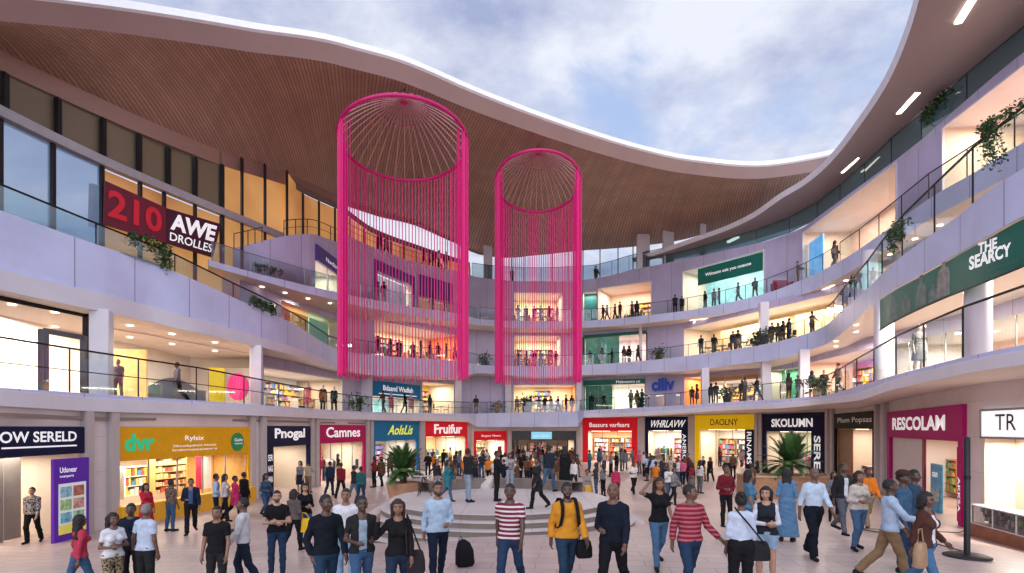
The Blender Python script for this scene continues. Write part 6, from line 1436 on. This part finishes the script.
# ================================================================= palms, plants
leafm = [mat('leaf_%d' % i, c, .5, amt=.35, scale=6.) for i, c in enumerate(((.045,.11,.028), (.075,.155,.04), (.028,.07,.022)))]
def palm(label, loc, Hh, spread_, prof, mpot, sd):
    T = thing('palm_tree', label, 'palm', loc, group='potted palms in the plaza'); rng = random.Random(sd)
    z0 = max(q[1] for q in prof)
    mb = MB(); mb.tube([(0,0,z0-.1), (.02,0,z0+.25), (0,.02,z0+.5)], .17, 10, True, .12); mb.build('trunk', mat('palm_trunk', (.10,.065,.04), .8, amt=.4, scale=14., bump=.8), T, smooth=True)
    mb = MB()
    for k in range(52):
        a = 2*math.pi*k*.381966+rng.uniform(-.2, .2); el = rng.uniform(.05, 1.45); ln = spread_*rng.uniform(.8, 1.08); n = 12
        p = Vector((0, 0, z0+.45)); d = Vector((math.cos(a)*math.cos(el), math.sin(a)*math.cos(el), math.sin(el))); path = [p]
        for i in range(n): d = (d+Vector((0,0,-.055-.03*(1.5-el)))).normalized(); p = p+d*ln/n; path.append(p)
        mb.cur = 2; mb.tube(path, .014, 4, True, .005)
        for i in range(2, n+1):
            t = (path[i]-path[i-1]).normalized(); sd_ = t.cross(Vector((0,0,1)))
            if sd_.length < .05: sd_ = Vector((1,0,0))
            sd_.normalize(); up = sd_.cross(t)
            for j in (0, .5):
                q = path[i-1].lerp(path[i], j); lf = .46*math.sin(math.pi*min(.97, (i+j)/(n+1.2)))**.6*ln/1.6
                for s_ in (-1, 1):
                    e = q+(sd_*s_*.8+t*.75+up*.18).normalized()*lf+Vector((0,0,-.10*lf)); w = t*.05
                    mb.cur = rng.choice((0, 0, 1, 2)); mb.face([q-w, q+w, e]); 
    mb.build('crown', leafm, T)
    mb = MB(); mb.lathe(prof+[(prof[-1][0]-.1, prof[-1][1]), (prof[-1][0]-.12, prof[-1][1]-.12), (0, prof[-1][1]-.12)], 36); mb.build('planter', mpot, T, smooth=False)
    return T
tan = mat('tan_planter', (.36,.20,.12), .65, amt=.18, scale=4., bump=.2)
d1 = 24.6; X1 = (403-512)/F*d1
palm('bushy palm in a wide tan bowl planter, left of the round steps', (X1, d1, g(X1, d1)), 2, 1.3, [(.52,-.1), (.60,.35), (.68,.80), (.74,1.0), (.74,1.06)], tan, 3)
d2 = 28.5; X2 = (790-512)/F*d2
palm('bushy palm rising from a long low planter before the navy shop at right', (X2, d2, g(X2, d2)), 2, 1.75, [(.5,-.1), (.55,.5), (.6,1.12)], tan, 4)
T = thing('long_planter', 'long low tan planter wall around the right palm', 'planter', (X2, d2, 0)); mb = MB()
for k, (a, b, c, d) in enumerate(((-2.3, 2.4, -.9, -.75), (-2.3, 2.4, .9, 1.05), (-2.3, -2.15, -.75, .9), (2.25, 2.4, -.75, .9))): mb.box(a, b, c, d, -.2, 1.05)
mb.build('planter_wall', tan, T); mb = MB(); mb.box(-2.15, 2.25, -.75, .9, .7, .95); mb.build('soil', mat('dark_soil', (.04,.025,.018), .9, bump=.5), T)
mb = MB(); mb.rbox(-2.36, 2.46, -.96, 1.11, 1.05, 1.12, .02); mb.build('coping', mat('planter_coping', (.42,.27,.18), .6), T)
def ivy(label, pts, n, drop, sd, size=.12, sx=.25):
    rng = random.Random(sd); c = pts[len(pts)//2]; T = thing('trailing_plant', label, 'plant', tuple(c), group='trailing plants on the gallery railings'); I = inv(T); mb = MB(); sm = MB()
    def leaf(p):
        s_ = size*rng.uniform(.6, 1.2); a = Vector((rng.gauss(0, 1), rng.gauss(0, 1), rng.gauss(0, .7))).normalized(); b = a.cross(Vector((rng.gauss(0, 1), rng.gauss(0, 1), rng.gauss(0, 1)))).normalized()
        mb.cur = rng.choice((0, 1, 2, 2)); mb.face([p-a*s_, p+b*s_*.5, p+a*s_, p-b*s_*.5])
    for k in range(n):
        t = rng.random(); i = min(len(pts)-2, int(t*(len(pts)-1))); q = pts[i].lerp(pts[i+1], t*(len(pts)-1)-i)
        ln = drop*rng.random()**1.4; path = [q+Vector((rng.gauss(0, sx*.4), rng.gauss(0, sx*.4), rng.uniform(0, .12)))]
        m = max(2, int(ln/.11))
        for j in range(m): path.append(path[-1]+Vector((rng.gauss(0, .035), rng.gauss(0, .035)-.01, -ln/m)))
        sm.tube(path, .006, 3, False)
        for p in path:
            for _ in range(3): leaf(p+Vector((rng.gauss(0, .05), rng.gauss(0, .05), rng.gauss(0, .05))))
    mb.build('foliage', leafm, T, I); sm.build('stem', mat('plant_stem', (.06,.05,.02), .8), T, I)
def rl(E, a, b, h, off=-.08, n=6): return [E.pt(p, E.t(p)+h, off) for p in frange(a, b, (b-a)/n)]
ivy('ivy spilling over the left parapet railing below the crimson banner', rl(e2, 132, 166, .78), 34, .5, 1, .085); ivy('ivy tail hanging lowest beside the crimson banner on the left parapet', rl(e2, 159, 169, .66), 16, .95, 2, .085)
ivy('shrubby plant trailing at the lower end of the left sloping parapet', rl(e2, 251, 274, .35), 40, .5, 3, .10); ivy('low green planting along the third gallery railing at left', rl(e3, 254, 282, .45, .25), 40, .35, 4, .10)
ivy('ivy clump on the tall right railing where it meets the peach shop', rl(e2, 888, 903, 1.25), 36, .95, 5, .075); ivy('long ivy hanging down the tall glass railing near the right edge', rl(e2, 982, 992, 1.72), 36, 1.35, 6, .06, .10)
ivy('ivy draped along the handrail at the far right edge', rl(e2, 990, 1024, 1.60), 26, .35, 7, .055, .10); ivy('ivy on the dark teal glass band under the right roof', rl(e4, 922, 948, 1.1, -.15), 44, .55, 8, .11)
def pot(px, E, fl, back, label, s=1., sd=0):
    p = ray(px, E.Y(px)+back, fl(px)); T = thing('potted_plant', label, 'plant', tuple(p), group='potted plants along the gallery railings'); rng = random.Random(sd)
    mb = MB(); mb.lathe([(0,0), (.2*s,0), (.27*s,.42*s), (.23*s,.42*s), (.22*s,.36*s), (0,.36*s)], 14, None, False); mb.build('pot', mat('dark_pot', (.05,.045,.04), .6), T); mb = MB()
    for k in range(170):
        a = Vector((rng.gauss(0, .24), rng.gauss(0, .24), .62+rng.gauss(0, .2)))*s; d = Vector((rng.gauss(0, 1), rng.gauss(0, 1), rng.gauss(0, .8))).normalized()*.14*s; b = d.cross(Vector((rng.random(), rng.random(), 1))).normalized()*.05*s
        mb.cur = rng.choice((0, 1, 2, 2)); mb.face([a-d, a+b, a+d, a-b])
    mb.build('foliage', leafm, T); mb = MB(); mb.tube([(0,0,.3*s), (0,0,.8*s)], .02*s, 4); mb.build('stem', leafm[2], T)
for k, (px, E, fl, lab) in enumerate(((357, e1, fl1, 'potted shrub at the first gallery railing left of the blue header shop'), (497, e1, fl1, 'potted shrub on the first gallery against the bare lavender wall'), (527, e1, fl1, 'taller potted shrub on the first gallery under the second chandelier'), (727, e1, fl1, 'round potted shrub before the white mannequin window'),
        (659, e2, fl2, 'potted shrub on the second gallery before the bare wall'), (757, e2, fl2, 'wide potted shrub on the second gallery left of the white column'), (764, e2, fl2, 'potted shrub touching the white column of the second gallery'), (484, e2, fl2, 'potted shrub on the second gallery between the chandeliers'), (820, e1, fl1, 'potted shrub on the first gallery near the pink shop'), (640, e1, fl1, 'small potted shrub on the first gallery beside the blue letters'))):
    pot(px, E, fl, .7, lab, 1.25 if k != 2 else 1.7, k)
# ---------------------------------------------------------------- cafe tables on the galleries
def cafe(px, E, fl, back, label):
    p = ray(px, E.Y(px)+back, fl(px)); T = thing('cafe_table', label, 'table', tuple(p), group='cafe tables along the gallery railings')
    mb = MB(); mb.lathe([(0,.72), (.38,.72), (.38,.75), (0,.75)], 16, None, False); mb.build('tabletop', flat((.12,.08,.06)), T); mb = MB(); mb.tube([(0,0,.02), (0,0,.72)], .03, 6); mb.build('pedestal', m_dark, T); mb = MB(); mb.lathe([(0,0), (.24,0), (.22,.03), (0,.03)], 14, None, False); mb.build('base', m_dark, T)
def chair(px, E, fl, back, rz, label):
    p = ray(px, E.Y(px)+back, fl(px)); T = thing('cafe_chair', label, 'chair', tuple(p), rz, 'cafe chairs along the gallery railings'); m = flat((.03,.028,.03))
    mb = MB(); mb.rbox(-.22, .22, -.22, .22, .42, .47, .015); mb.build('seat', m, T); mb = MB(); mb.rbox(-.21, .21, .19, .23, .55, .92, .015); mb.build('backrest', m, T)
    for x, y in ((-.2, -.2), (.2, -.2), (-.2, .2), (.2, .2)): mb = MB(); mb.tube([(x, y, 0), (x*.95, y*.95, .56 if y > 0 else .43)], .016, 5); mb.build('leg', m_dark, T)
for i, (px, E, fl, nm) in enumerate([(394, e2, fl2, 'second gallery behind the left chandelier, leftmost table'), (416, e2, fl2, 'second gallery behind the left chandelier, middle table'), (434, e2, fl2, 'second gallery behind the left chandelier, rightmost table'), (522, e2, fl2, 'second gallery behind the right chandelier, left table'), (545, e2, fl2, 'second gallery behind the right chandelier, right table'),
        (522, e3, fl3, 'third gallery behind the right chandelier, left table'), (546, e3, fl3, 'third gallery behind the right chandelier, right table'), (708, e2, fl2, 'second gallery before the leftmost tan panel'), (722, e2, fl2, 'second gallery before the cream panel'), (744, e2, fl2, 'second gallery left of the wide shrub'), (787, e2, fl2, 'second gallery right of the white column'), (634, e3, fl3, 'third gallery before the peach cafe'), (441, e1, fl1, 'first gallery before the golden yellow wall')]):
    cafe(px, E, fl, 1.3, 'dark round cafe table, '+nm); chair(px-5, E, fl, 1.35, 1.4, 'dark cafe chair left of the table, '+nm); chair(px+5, E, fl, 1.35, -1.4, 'dark cafe chair right of the table, '+nm)
# ================================================================= stanchion, bags, small things
d = 11.2; X = (967-512)/F*d; gz = g(X, d); T = thing('stanchion', 'tall thin black post on a round base at the lower right', 'post', (X, d, gz))
mb = MB(); mb.lathe([(0,0), (.40,0), (.40,.02), (.33,.045), (.06,.06), (0,.06)], 36, None, False); mb.build('base', m_black, T, smooth=True)
mb = MB(); mb.lathe([(.055,.05), (.055,2.38), (.0,2.4)], 16, None, False); mb.build('pole', m_black, T, smooth=True); mb = MB(); mb.lathe([(.062,1.55), (.062,1.62)], 16, None, True); mb.build('collar', m_dark, T)
mb = MB(); path = [Vector((X+.2, d+.3, gz+.03)), Vector((X+.6, d+2.2, g(X+.6, d+2.2)+.02)), Vector((X+.3, d+4.2, g(X+.3, d+4.2)+.02)), Vector((13.9, 17.4, .25)), Vector((14.6, 17.9, .3))]
T = thing('cable', 'thin black cable lying on the paving from the post towards the display case', 'cable', tuple(path[2])); mb.tube(path, .015, 5); mb.build('cable_run', m_black, T, inv(T))
def wpt(seed, lx, ly, lz):
    b, sp, h = PEOPLE[seed]; M = Matrix.Translation(b.location) @ Matrix.Rotation(b.rotation_euler.z, 4, 'Z') @ Matrix.Scale(h/1.75, 4); return M @ Vector((lx, ly, lz)), b.rotation_euler.z
def bag(seed, at, size, col, label, strap=None, nm='handbag', lean=0.):
    p, rz = wpt(seed, *at); T = thing(nm, label, 'bag', tuple(p), rz); w, dd, hh = size; rings = []
    for z, k in ((0,.86), (.03,1), (hh*.55,.97), (hh*.9,.80), (hh,.62)):
        n = 14; rings.append([Vector((w/2*k*math.copysign(abs(math.cos(a))**.6, math.cos(a)), dd/2*k*math.copysign(abs(math.sin(a))**.6, math.sin(a)), z)) for a in [2*math.pi*i/n for i in range(n)]])
    mb = MB(); mb.loft(rings, True, True); mb.build('bag_body', cloth(col), T, smooth=True)
    if strap:
        mb = MB(); mb.tube([Vector(q)-Vector(at) for q in strap], .013, 5); mb.build('strap', cloth(col), T, smooth=True)
    return T
bag(8, (-.30,-.12,.52), (.34,.14,.36), (.68,.42,.03), 'mustard yellow tote bag carried in front of the folded arm couple', [(-.40,-.12,.86), (-.34,-.06,1.02), (-.26,0,1.05), (-.22,-.1,.86)], 'tote_bag')
bag(13, (.26,.0,.60), (.30,.13,.34), (.03,.025,.03), 'dark shoulder bag of the woman with a hand in her hair', [(.14,-.13,.90), (.12,-.15,1.25), (.14,-.02,1.475), (.20,.1,1.3), (.34,.04,.92)])
bag(16, (.26,-.05,.58), (.26,.15,.28), (.015,.015,.018), 'small black bag held by the man in the yellow jacket', [(.17,-.05,.84), (.2,-.05,.95), (.30,-.05,.95), (.33,-.05,.84)])
bag(20, (-.26,.0,.72), (.34,.14,.28), (.018,.018,.022), 'black shoulder bag of the woman in the pale blue top', [(-.12,-.14,.97), (-.10,-.15,1.3), (.05,-.08,1.48), (.08,.06,1.475), (-.05,.16,1.3), (-.33,.06,.97)])
bag(31, (-.28,-.02,.60), (.32,.14,.36), (.36,.24,.15), 'tan handbag on the arm of the woman in the white tank top', [(-.40,-.02,.94), (-.33,-.02,1.16), (-.24,-.02,1.16), (-.17,-.02,.94)])
# backpack of the man in yellow: straps over the shoulders, pack behind
p, rz = wpt(16, 0, 0, 0); T = thing('backpack', 'black backpack with two straps worn over the yellow jacket', 'bag', tuple(p), rz); sc = PEOPLE[16][2]/1.75
mb = MB(); M = Matrix.Scale(sc, 4); mb.rbox(-.15, .15, .13, .27, 1.02, 1.44, .05, M); mb.build('bag_body', cloth(BK), T, smooth=False)
for s_ in (-1, 1):
    mb = MB(); pth = [(s_*.125,.15,1.40), (s_*.118,.06,1.497), (s_*.112,-.05,1.485), (s_*.115,-.128,1.38), (s_*.125,-.152,1.25), (s_*.15,-.125,1.10), (s_*.18,-.02,1.04)]
    A_ = [M@(Vector(q)+Vector((-.027, 0, 0))) for q in pth]; B_ = [M@(Vector(q)+Vector((.027, 0, 0))) for q in pth]; U = Vector((0, -.012, .004)); mb.strip(A_, B_); mb.strip([q+U for q in A_], [q+U for q in B_]); mb.build('strap', cloth(BK), T)
# backpack lying on the paving
d = 10.6; X = (465-512)/F*d; T = thing('backpack', 'black backpack left standing on the paving before the round steps', 'bag', (X, d, g(X, d)), .4); rings = []
for z, k, oy in ((0,.8,0), (.05,1,0), (.28,.95,.03), (.42,.66,.08), (.48,.22,.12)):
    rings.append([Vector((.19*k*math.cos(a), .13*k*math.sin(a)+oy, z)) for a in [2*math.pi*i/16 for i in range(16)]])
mb = MB(); mb.loft(rings, True, True); mb.build('bag_body', cloth(BK), T, smooth=True); mb = MB(); mb.tube([(-.12,-.1,.38), (-.2,-.18,.25), (-.14,-.16,.06)], .014, 5); mb.tube([(.0,.1,.46), (-.06,.08,.56), (-.1,.1,.44)], .012, 5); mb.build('strap', cloth(BK), T)
# folding stand on the platform
d = 18.2; X = (423-512)/F*d; T = thing('folding_stand', 'thin spindly metal stand at the left rim of the round platform', 'stand', (X, d, STEP_TOP)); 
for a in (0, 2.1, 4.2): mb = MB(); mb.tube([(.28*math.cos(a), .28*math.sin(a), 0), (0, 0, .62)], .015, 5); mb.build('leg', m_dark, T)
mb = MB(); mb.box(-.3, .3, -.12, .12, .62, .65); mb.build('top_plate', m_steel, T); mb = MB(); mb.tube([(-.1,0,.65), (-.13,0,1.35)], .014, 5); mb.build('pole', m_dark, T)
d = 20.6; X = (486-512)/F*d; T = thing('white_bundle', 'pale draped bundle with a slanting dark opening on the round platform', 'bundle', (X, d, STEP_TOP)); rings = []
for z, k, ox in ((0,1,0), (.14,1.02,.02), (.28,.8,.10), (.40,.5,.16), (.46,.18,.2)): rings.append([Vector((.30*k*math.cos(a)*(1+.12*math.sin(3*a))+ox, .34*k*math.sin(a), z)) for a in [2*math.pi*i/20 for i in range(20)]])
mb = MB(); mb.loft(rings, True, True); mb.build('drape', cloth((.5,.46,.44)), T, smooth=True)
# small red sofa and chair on the third gallery
p = ray(782, e3.Y(782)+.9, fl3(782)); T = thing('armchair', 'crimson armchair at the third gallery railing at right', 'chair', tuple(p)); m = cloth((.4,.015,.08))
mb = MB(); mb.rbox(-.55, .55, -.4, .4, .12, .45, .05); mb.build('seat', m, T); mb = MB(); mb.rbox(-.55, .55, .25, .42, .45, .95, .05); mb.build('backrest', m, T)
for s_ in (-1, 1): mb = MB(); mb.rbox(s_*.62-.08, s_*.62+.08, -.4, .42, .12, .68, .04); mb.build('armrest', m, T)
for x, y in ((-.5,-.3), (.5,-.3), (-.5,.3), (.5,.3)): mb = MB(); mb.box(x-.03, x+.03, y-.03, y+.03, 0, .12); mb.build('leg', m_dark, T)
# thin black rails of the left terrace
T = thing('terrace_rail', 'thin black rail on the lavender terrace block at upper left', 'railing', tuple(ray(308, W3(308), zt3(308)))); I = inv(T); px = frange(284, 470, 6)
mb = MB(); mb.tube([ray(p, W3(p)+.15, zt3(p)+.95) for p in px], .025, 5); mb.build('handrail', m_black, T, I); mb = MB(); mb.tube([ray(p, W3(p)+.15, zt3(p)+.5) for p in px], .015, 5); mb.build('middle_rail', m_black, T, I)
for p in frange(284, 470, 12): mb = MB(); c = ray(p, W3(p)+.15, zt3(p)); mb.box(c.x-.02, c.x+.02, c.y-.02, c.y+.02, c.z-.05, c.z+.95); mb.build('post', m_black, T, I)
T = thing('terrace_rail', 'thin black rail before the amber panes below the transom at upper left', 'railing', tuple(ray(250, W3(250)-.1, zt3(250)))); I = inv(T); px = frange(234, 262, 7)
mb = MB(); mb.tube([ray(p, W3(p)-.05, zt3(p)+.75) for p in px], .022, 5); mb.build('handrail', m_black, T, I)
for p in px: mb = MB(); c = ray(p, W3(p)-.05, zt3(p)); mb.box(c.x-.018, c.x+.018, c.y-.018, c.y+.018, c.z-.05, c.z+.75); mb.build('post', m_black, T, I)
# clerestory posts between the top terrace and the canopy
for px in (512, 524, 552, 568, 583, 600, 618, 633):
    c = ray(px, WU(px)+.6, 0); mb = MB(); mb.box(c.x-.05, c.x+.05, c.y-.05, c.y+.05, fl4(px), 22.2); mb.build('clerestory_post', m_steel, BLD, BI)
# gallery ceiling lamps: real area lamps under the soffits
def glamp(p, sx, sy, pw, rz=0., col=(1,.84,.70)):
    li = bpy.data.lights.new('gallery_lamp', 'AREA'); li.shape = 'RECTANGLE'; li.size = min(sx, 1.4) if sy < .2 else .28; li.size_y = sy if sy < .2 else .28; li.energy = pw; li.color = col
    o = bpy.data.objects.new('gallery_lamp', li); COL.objects.link(o); o.location = p; o.rotation_euler = (0, 0, rz)
for px in (20, 75, 140, 210): glamp(ray(px, e2.Y(px)+3.4, e2.b(px)-.08), 2.5, 1.6, 310)
for px in (845, 880, 930, 985, 1050): glamp(ray(px, e2.Y(px)+3, e2.b(px)-.08), 2.0, 1.6, 380)
for px in (700, 760, 815): glamp(ray(px, e3.Y(px)+1.5, e3.b(px)-.05), 1.4, .1, 70, math.atan2(e3.pt(px+3, 0).y-e3.pt(px-3, 0).y, e3.pt(px+3, 0).x-e3.pt(px-3, 0).x))
for px in (265, 300): glamp(ray(px, e3.Y(px)+1.9, e3.b(px)-.05), .25, .25, 24)
# ================================================================= sky, sun, camera
EL, AZ = math.radians(22), math.radians(192)
w = bpy.data.worlds.new('World'); SC.world = w; w.use_nodes = True; nt = w.node_tree; nt.nodes.clear()
out = N(nt, 'ShaderNodeOutputWorld'); sky = N(nt, 'ShaderNodeTexSky', sky_type='NISHITA'); sky.sun_disc = False; sky.sun_elevation = EL; sky.sun_rotation = AZ; sky.air_density = 1.4; sky.dust_density = 1.; sky.ozone_density = 2.
b1 = N(nt, 'ShaderNodeBackground'); b1.inputs['Strength'].default_value = .11; nt.links.new(sky.outputs[0], b1.inputs[0])
tc = N(nt, 'ShaderNodeTexCoord'); sx = N(nt, 'ShaderNodeSeparateXYZ'); nt.links.new(tc.outputs['Generated'], sx.inputs[0])
ad = N(nt, 'ShaderNodeMath', operation='ADD'); ad.inputs[1].default_value = .18; mxz = N(nt, 'ShaderNodeMath', operation='MAXIMUM'); mxz.inputs[1].default_value = 0.; nt.links.new(sx.outputs[2], mxz.inputs[0]); nt.links.new(mxz.outputs[0], ad.inputs[0])
dx = N(nt, 'ShaderNodeMath', operation='DIVIDE'); dy = N(nt, 'ShaderNodeMath', operation='DIVIDE'); nt.links.new(sx.outputs[0], dx.inputs[0]); nt.links.new(ad.outputs[0], dx.inputs[1]); nt.links.new(sx.outputs[1], dy.inputs[0]); nt.links.new(ad.outputs[0], dy.inputs[1])
cb = N(nt, 'ShaderNodeCombineXYZ'); nt.links.new(dx.outputs[0], cb.inputs[0]); nt.links.new(dy.outputs[0], cb.inputs[1])
mp = N(nt, 'ShaderNodeMapping'); mp.inputs['Location'].default_value = SKYOFF if 'SKYOFF' in globals() else (3.1, 1.7, 0); nt.links.new(cb.outputs[0], mp.inputs[0])
n1 = N(nt, 'ShaderNodeTexNoise', Scale=1.9, Detail=11.0, Roughness=.60, Distortion=.3); nt.links.new(mp.outputs[0], n1.inputs[0])
r1 = N(nt, 'ShaderNodeMapRange', interpolation_type='SMOOTHSTEP'); r1.inputs[1].default_value = .30; r1.inputs[2].default_value = .50; nt.links.new(n1.outputs[0], r1.inputs[0])
n2 = N(nt, 'ShaderNodeTexNoise', Scale=2.7, Detail=10.0, Roughness=.58); nt.links.new(mp.outputs[0], n2.inputs[0])
cr = N(nt, 'ShaderNodeValToRGB'); cr.color_ramp.elements[0].position = .35; cr.color_ramp.elements[0].color = (.38,.44,.67,1); cr.color_ramp.elements[1].position = .60; cr.color_ramp.elements[1].color = (.84,.87,.98,1); nt.links.new(n2.outputs[0], cr.inputs[0])
b2 = N(nt, 'ShaderNodeBackground'); b2.inputs['Strength'].default_value = 1.03; nt.links.new(cr.outputs[0], b2.inputs[0])
b0 = N(nt, 'ShaderNodeBackground', Color=(.42,.52,.80,1)); b0.inputs['Strength'].default_value = .85
ads = N(nt, 'ShaderNodeAddShader'); nt.links.new(b1.outputs[0], ads.inputs[0]); nt.links.new(b0.outputs[0], ads.inputs[1])
b1.inputs['Strength'].default_value = .05
mxs = N(nt, 'ShaderNodeMixShader'); nt.links.new(r1.outputs[0], mxs.inputs[0]); nt.links.new(ads.outputs[0], mxs.inputs[1]); nt.links.new(b2.outputs[0], mxs.inputs[2]); nt.links.new(mxs.outputs[0], out.inputs[0])
sl = bpy.data.lights.new('sun', 'SUN'); sl.energy = 2.4; sl.angle = math.radians(75); sl.color = (.98,.95,1); so = bpy.data.objects.new('sun', sl); COL.objects.link(so)
so.rotation_euler = Vector((math.sin(AZ)*math.cos(EL), math.cos(AZ)*math.cos(EL), math.sin(EL))).to_track_quat('Z', 'Y').to_euler()
cam = bpy.data.cameras.new('camera'); co_ = bpy.data.objects.new('camera', cam); COL.objects.link(co_); co_.location = (0, 0, EYE); co_.rotation_euler = (math.pi/2, 0, 0)
cam.sensor_width = 36; cam.lens = 36*F/1024; cam.shift_y = (HZ-286.5)/1024; cam.clip_start = .1; cam.clip_end = 2000; SC.camera = co_
SC.view_settings.view_transform = 'Standard'; SC.view_settings.look = 'None'; SC.view_settings.exposure = 0
SC.render.engine = 'CYCLES'; cy = SC.cycles; cy.max_bounces = 7; cy.diffuse_bounces = 3; cy.glossy_bounces = 3; cy.transparent_max_bounces = 24; cy.use_denoising = True; cy.sample_clamp_indirect = 4; cy.caustics_reflective = False; cy.caustics_refractive = False
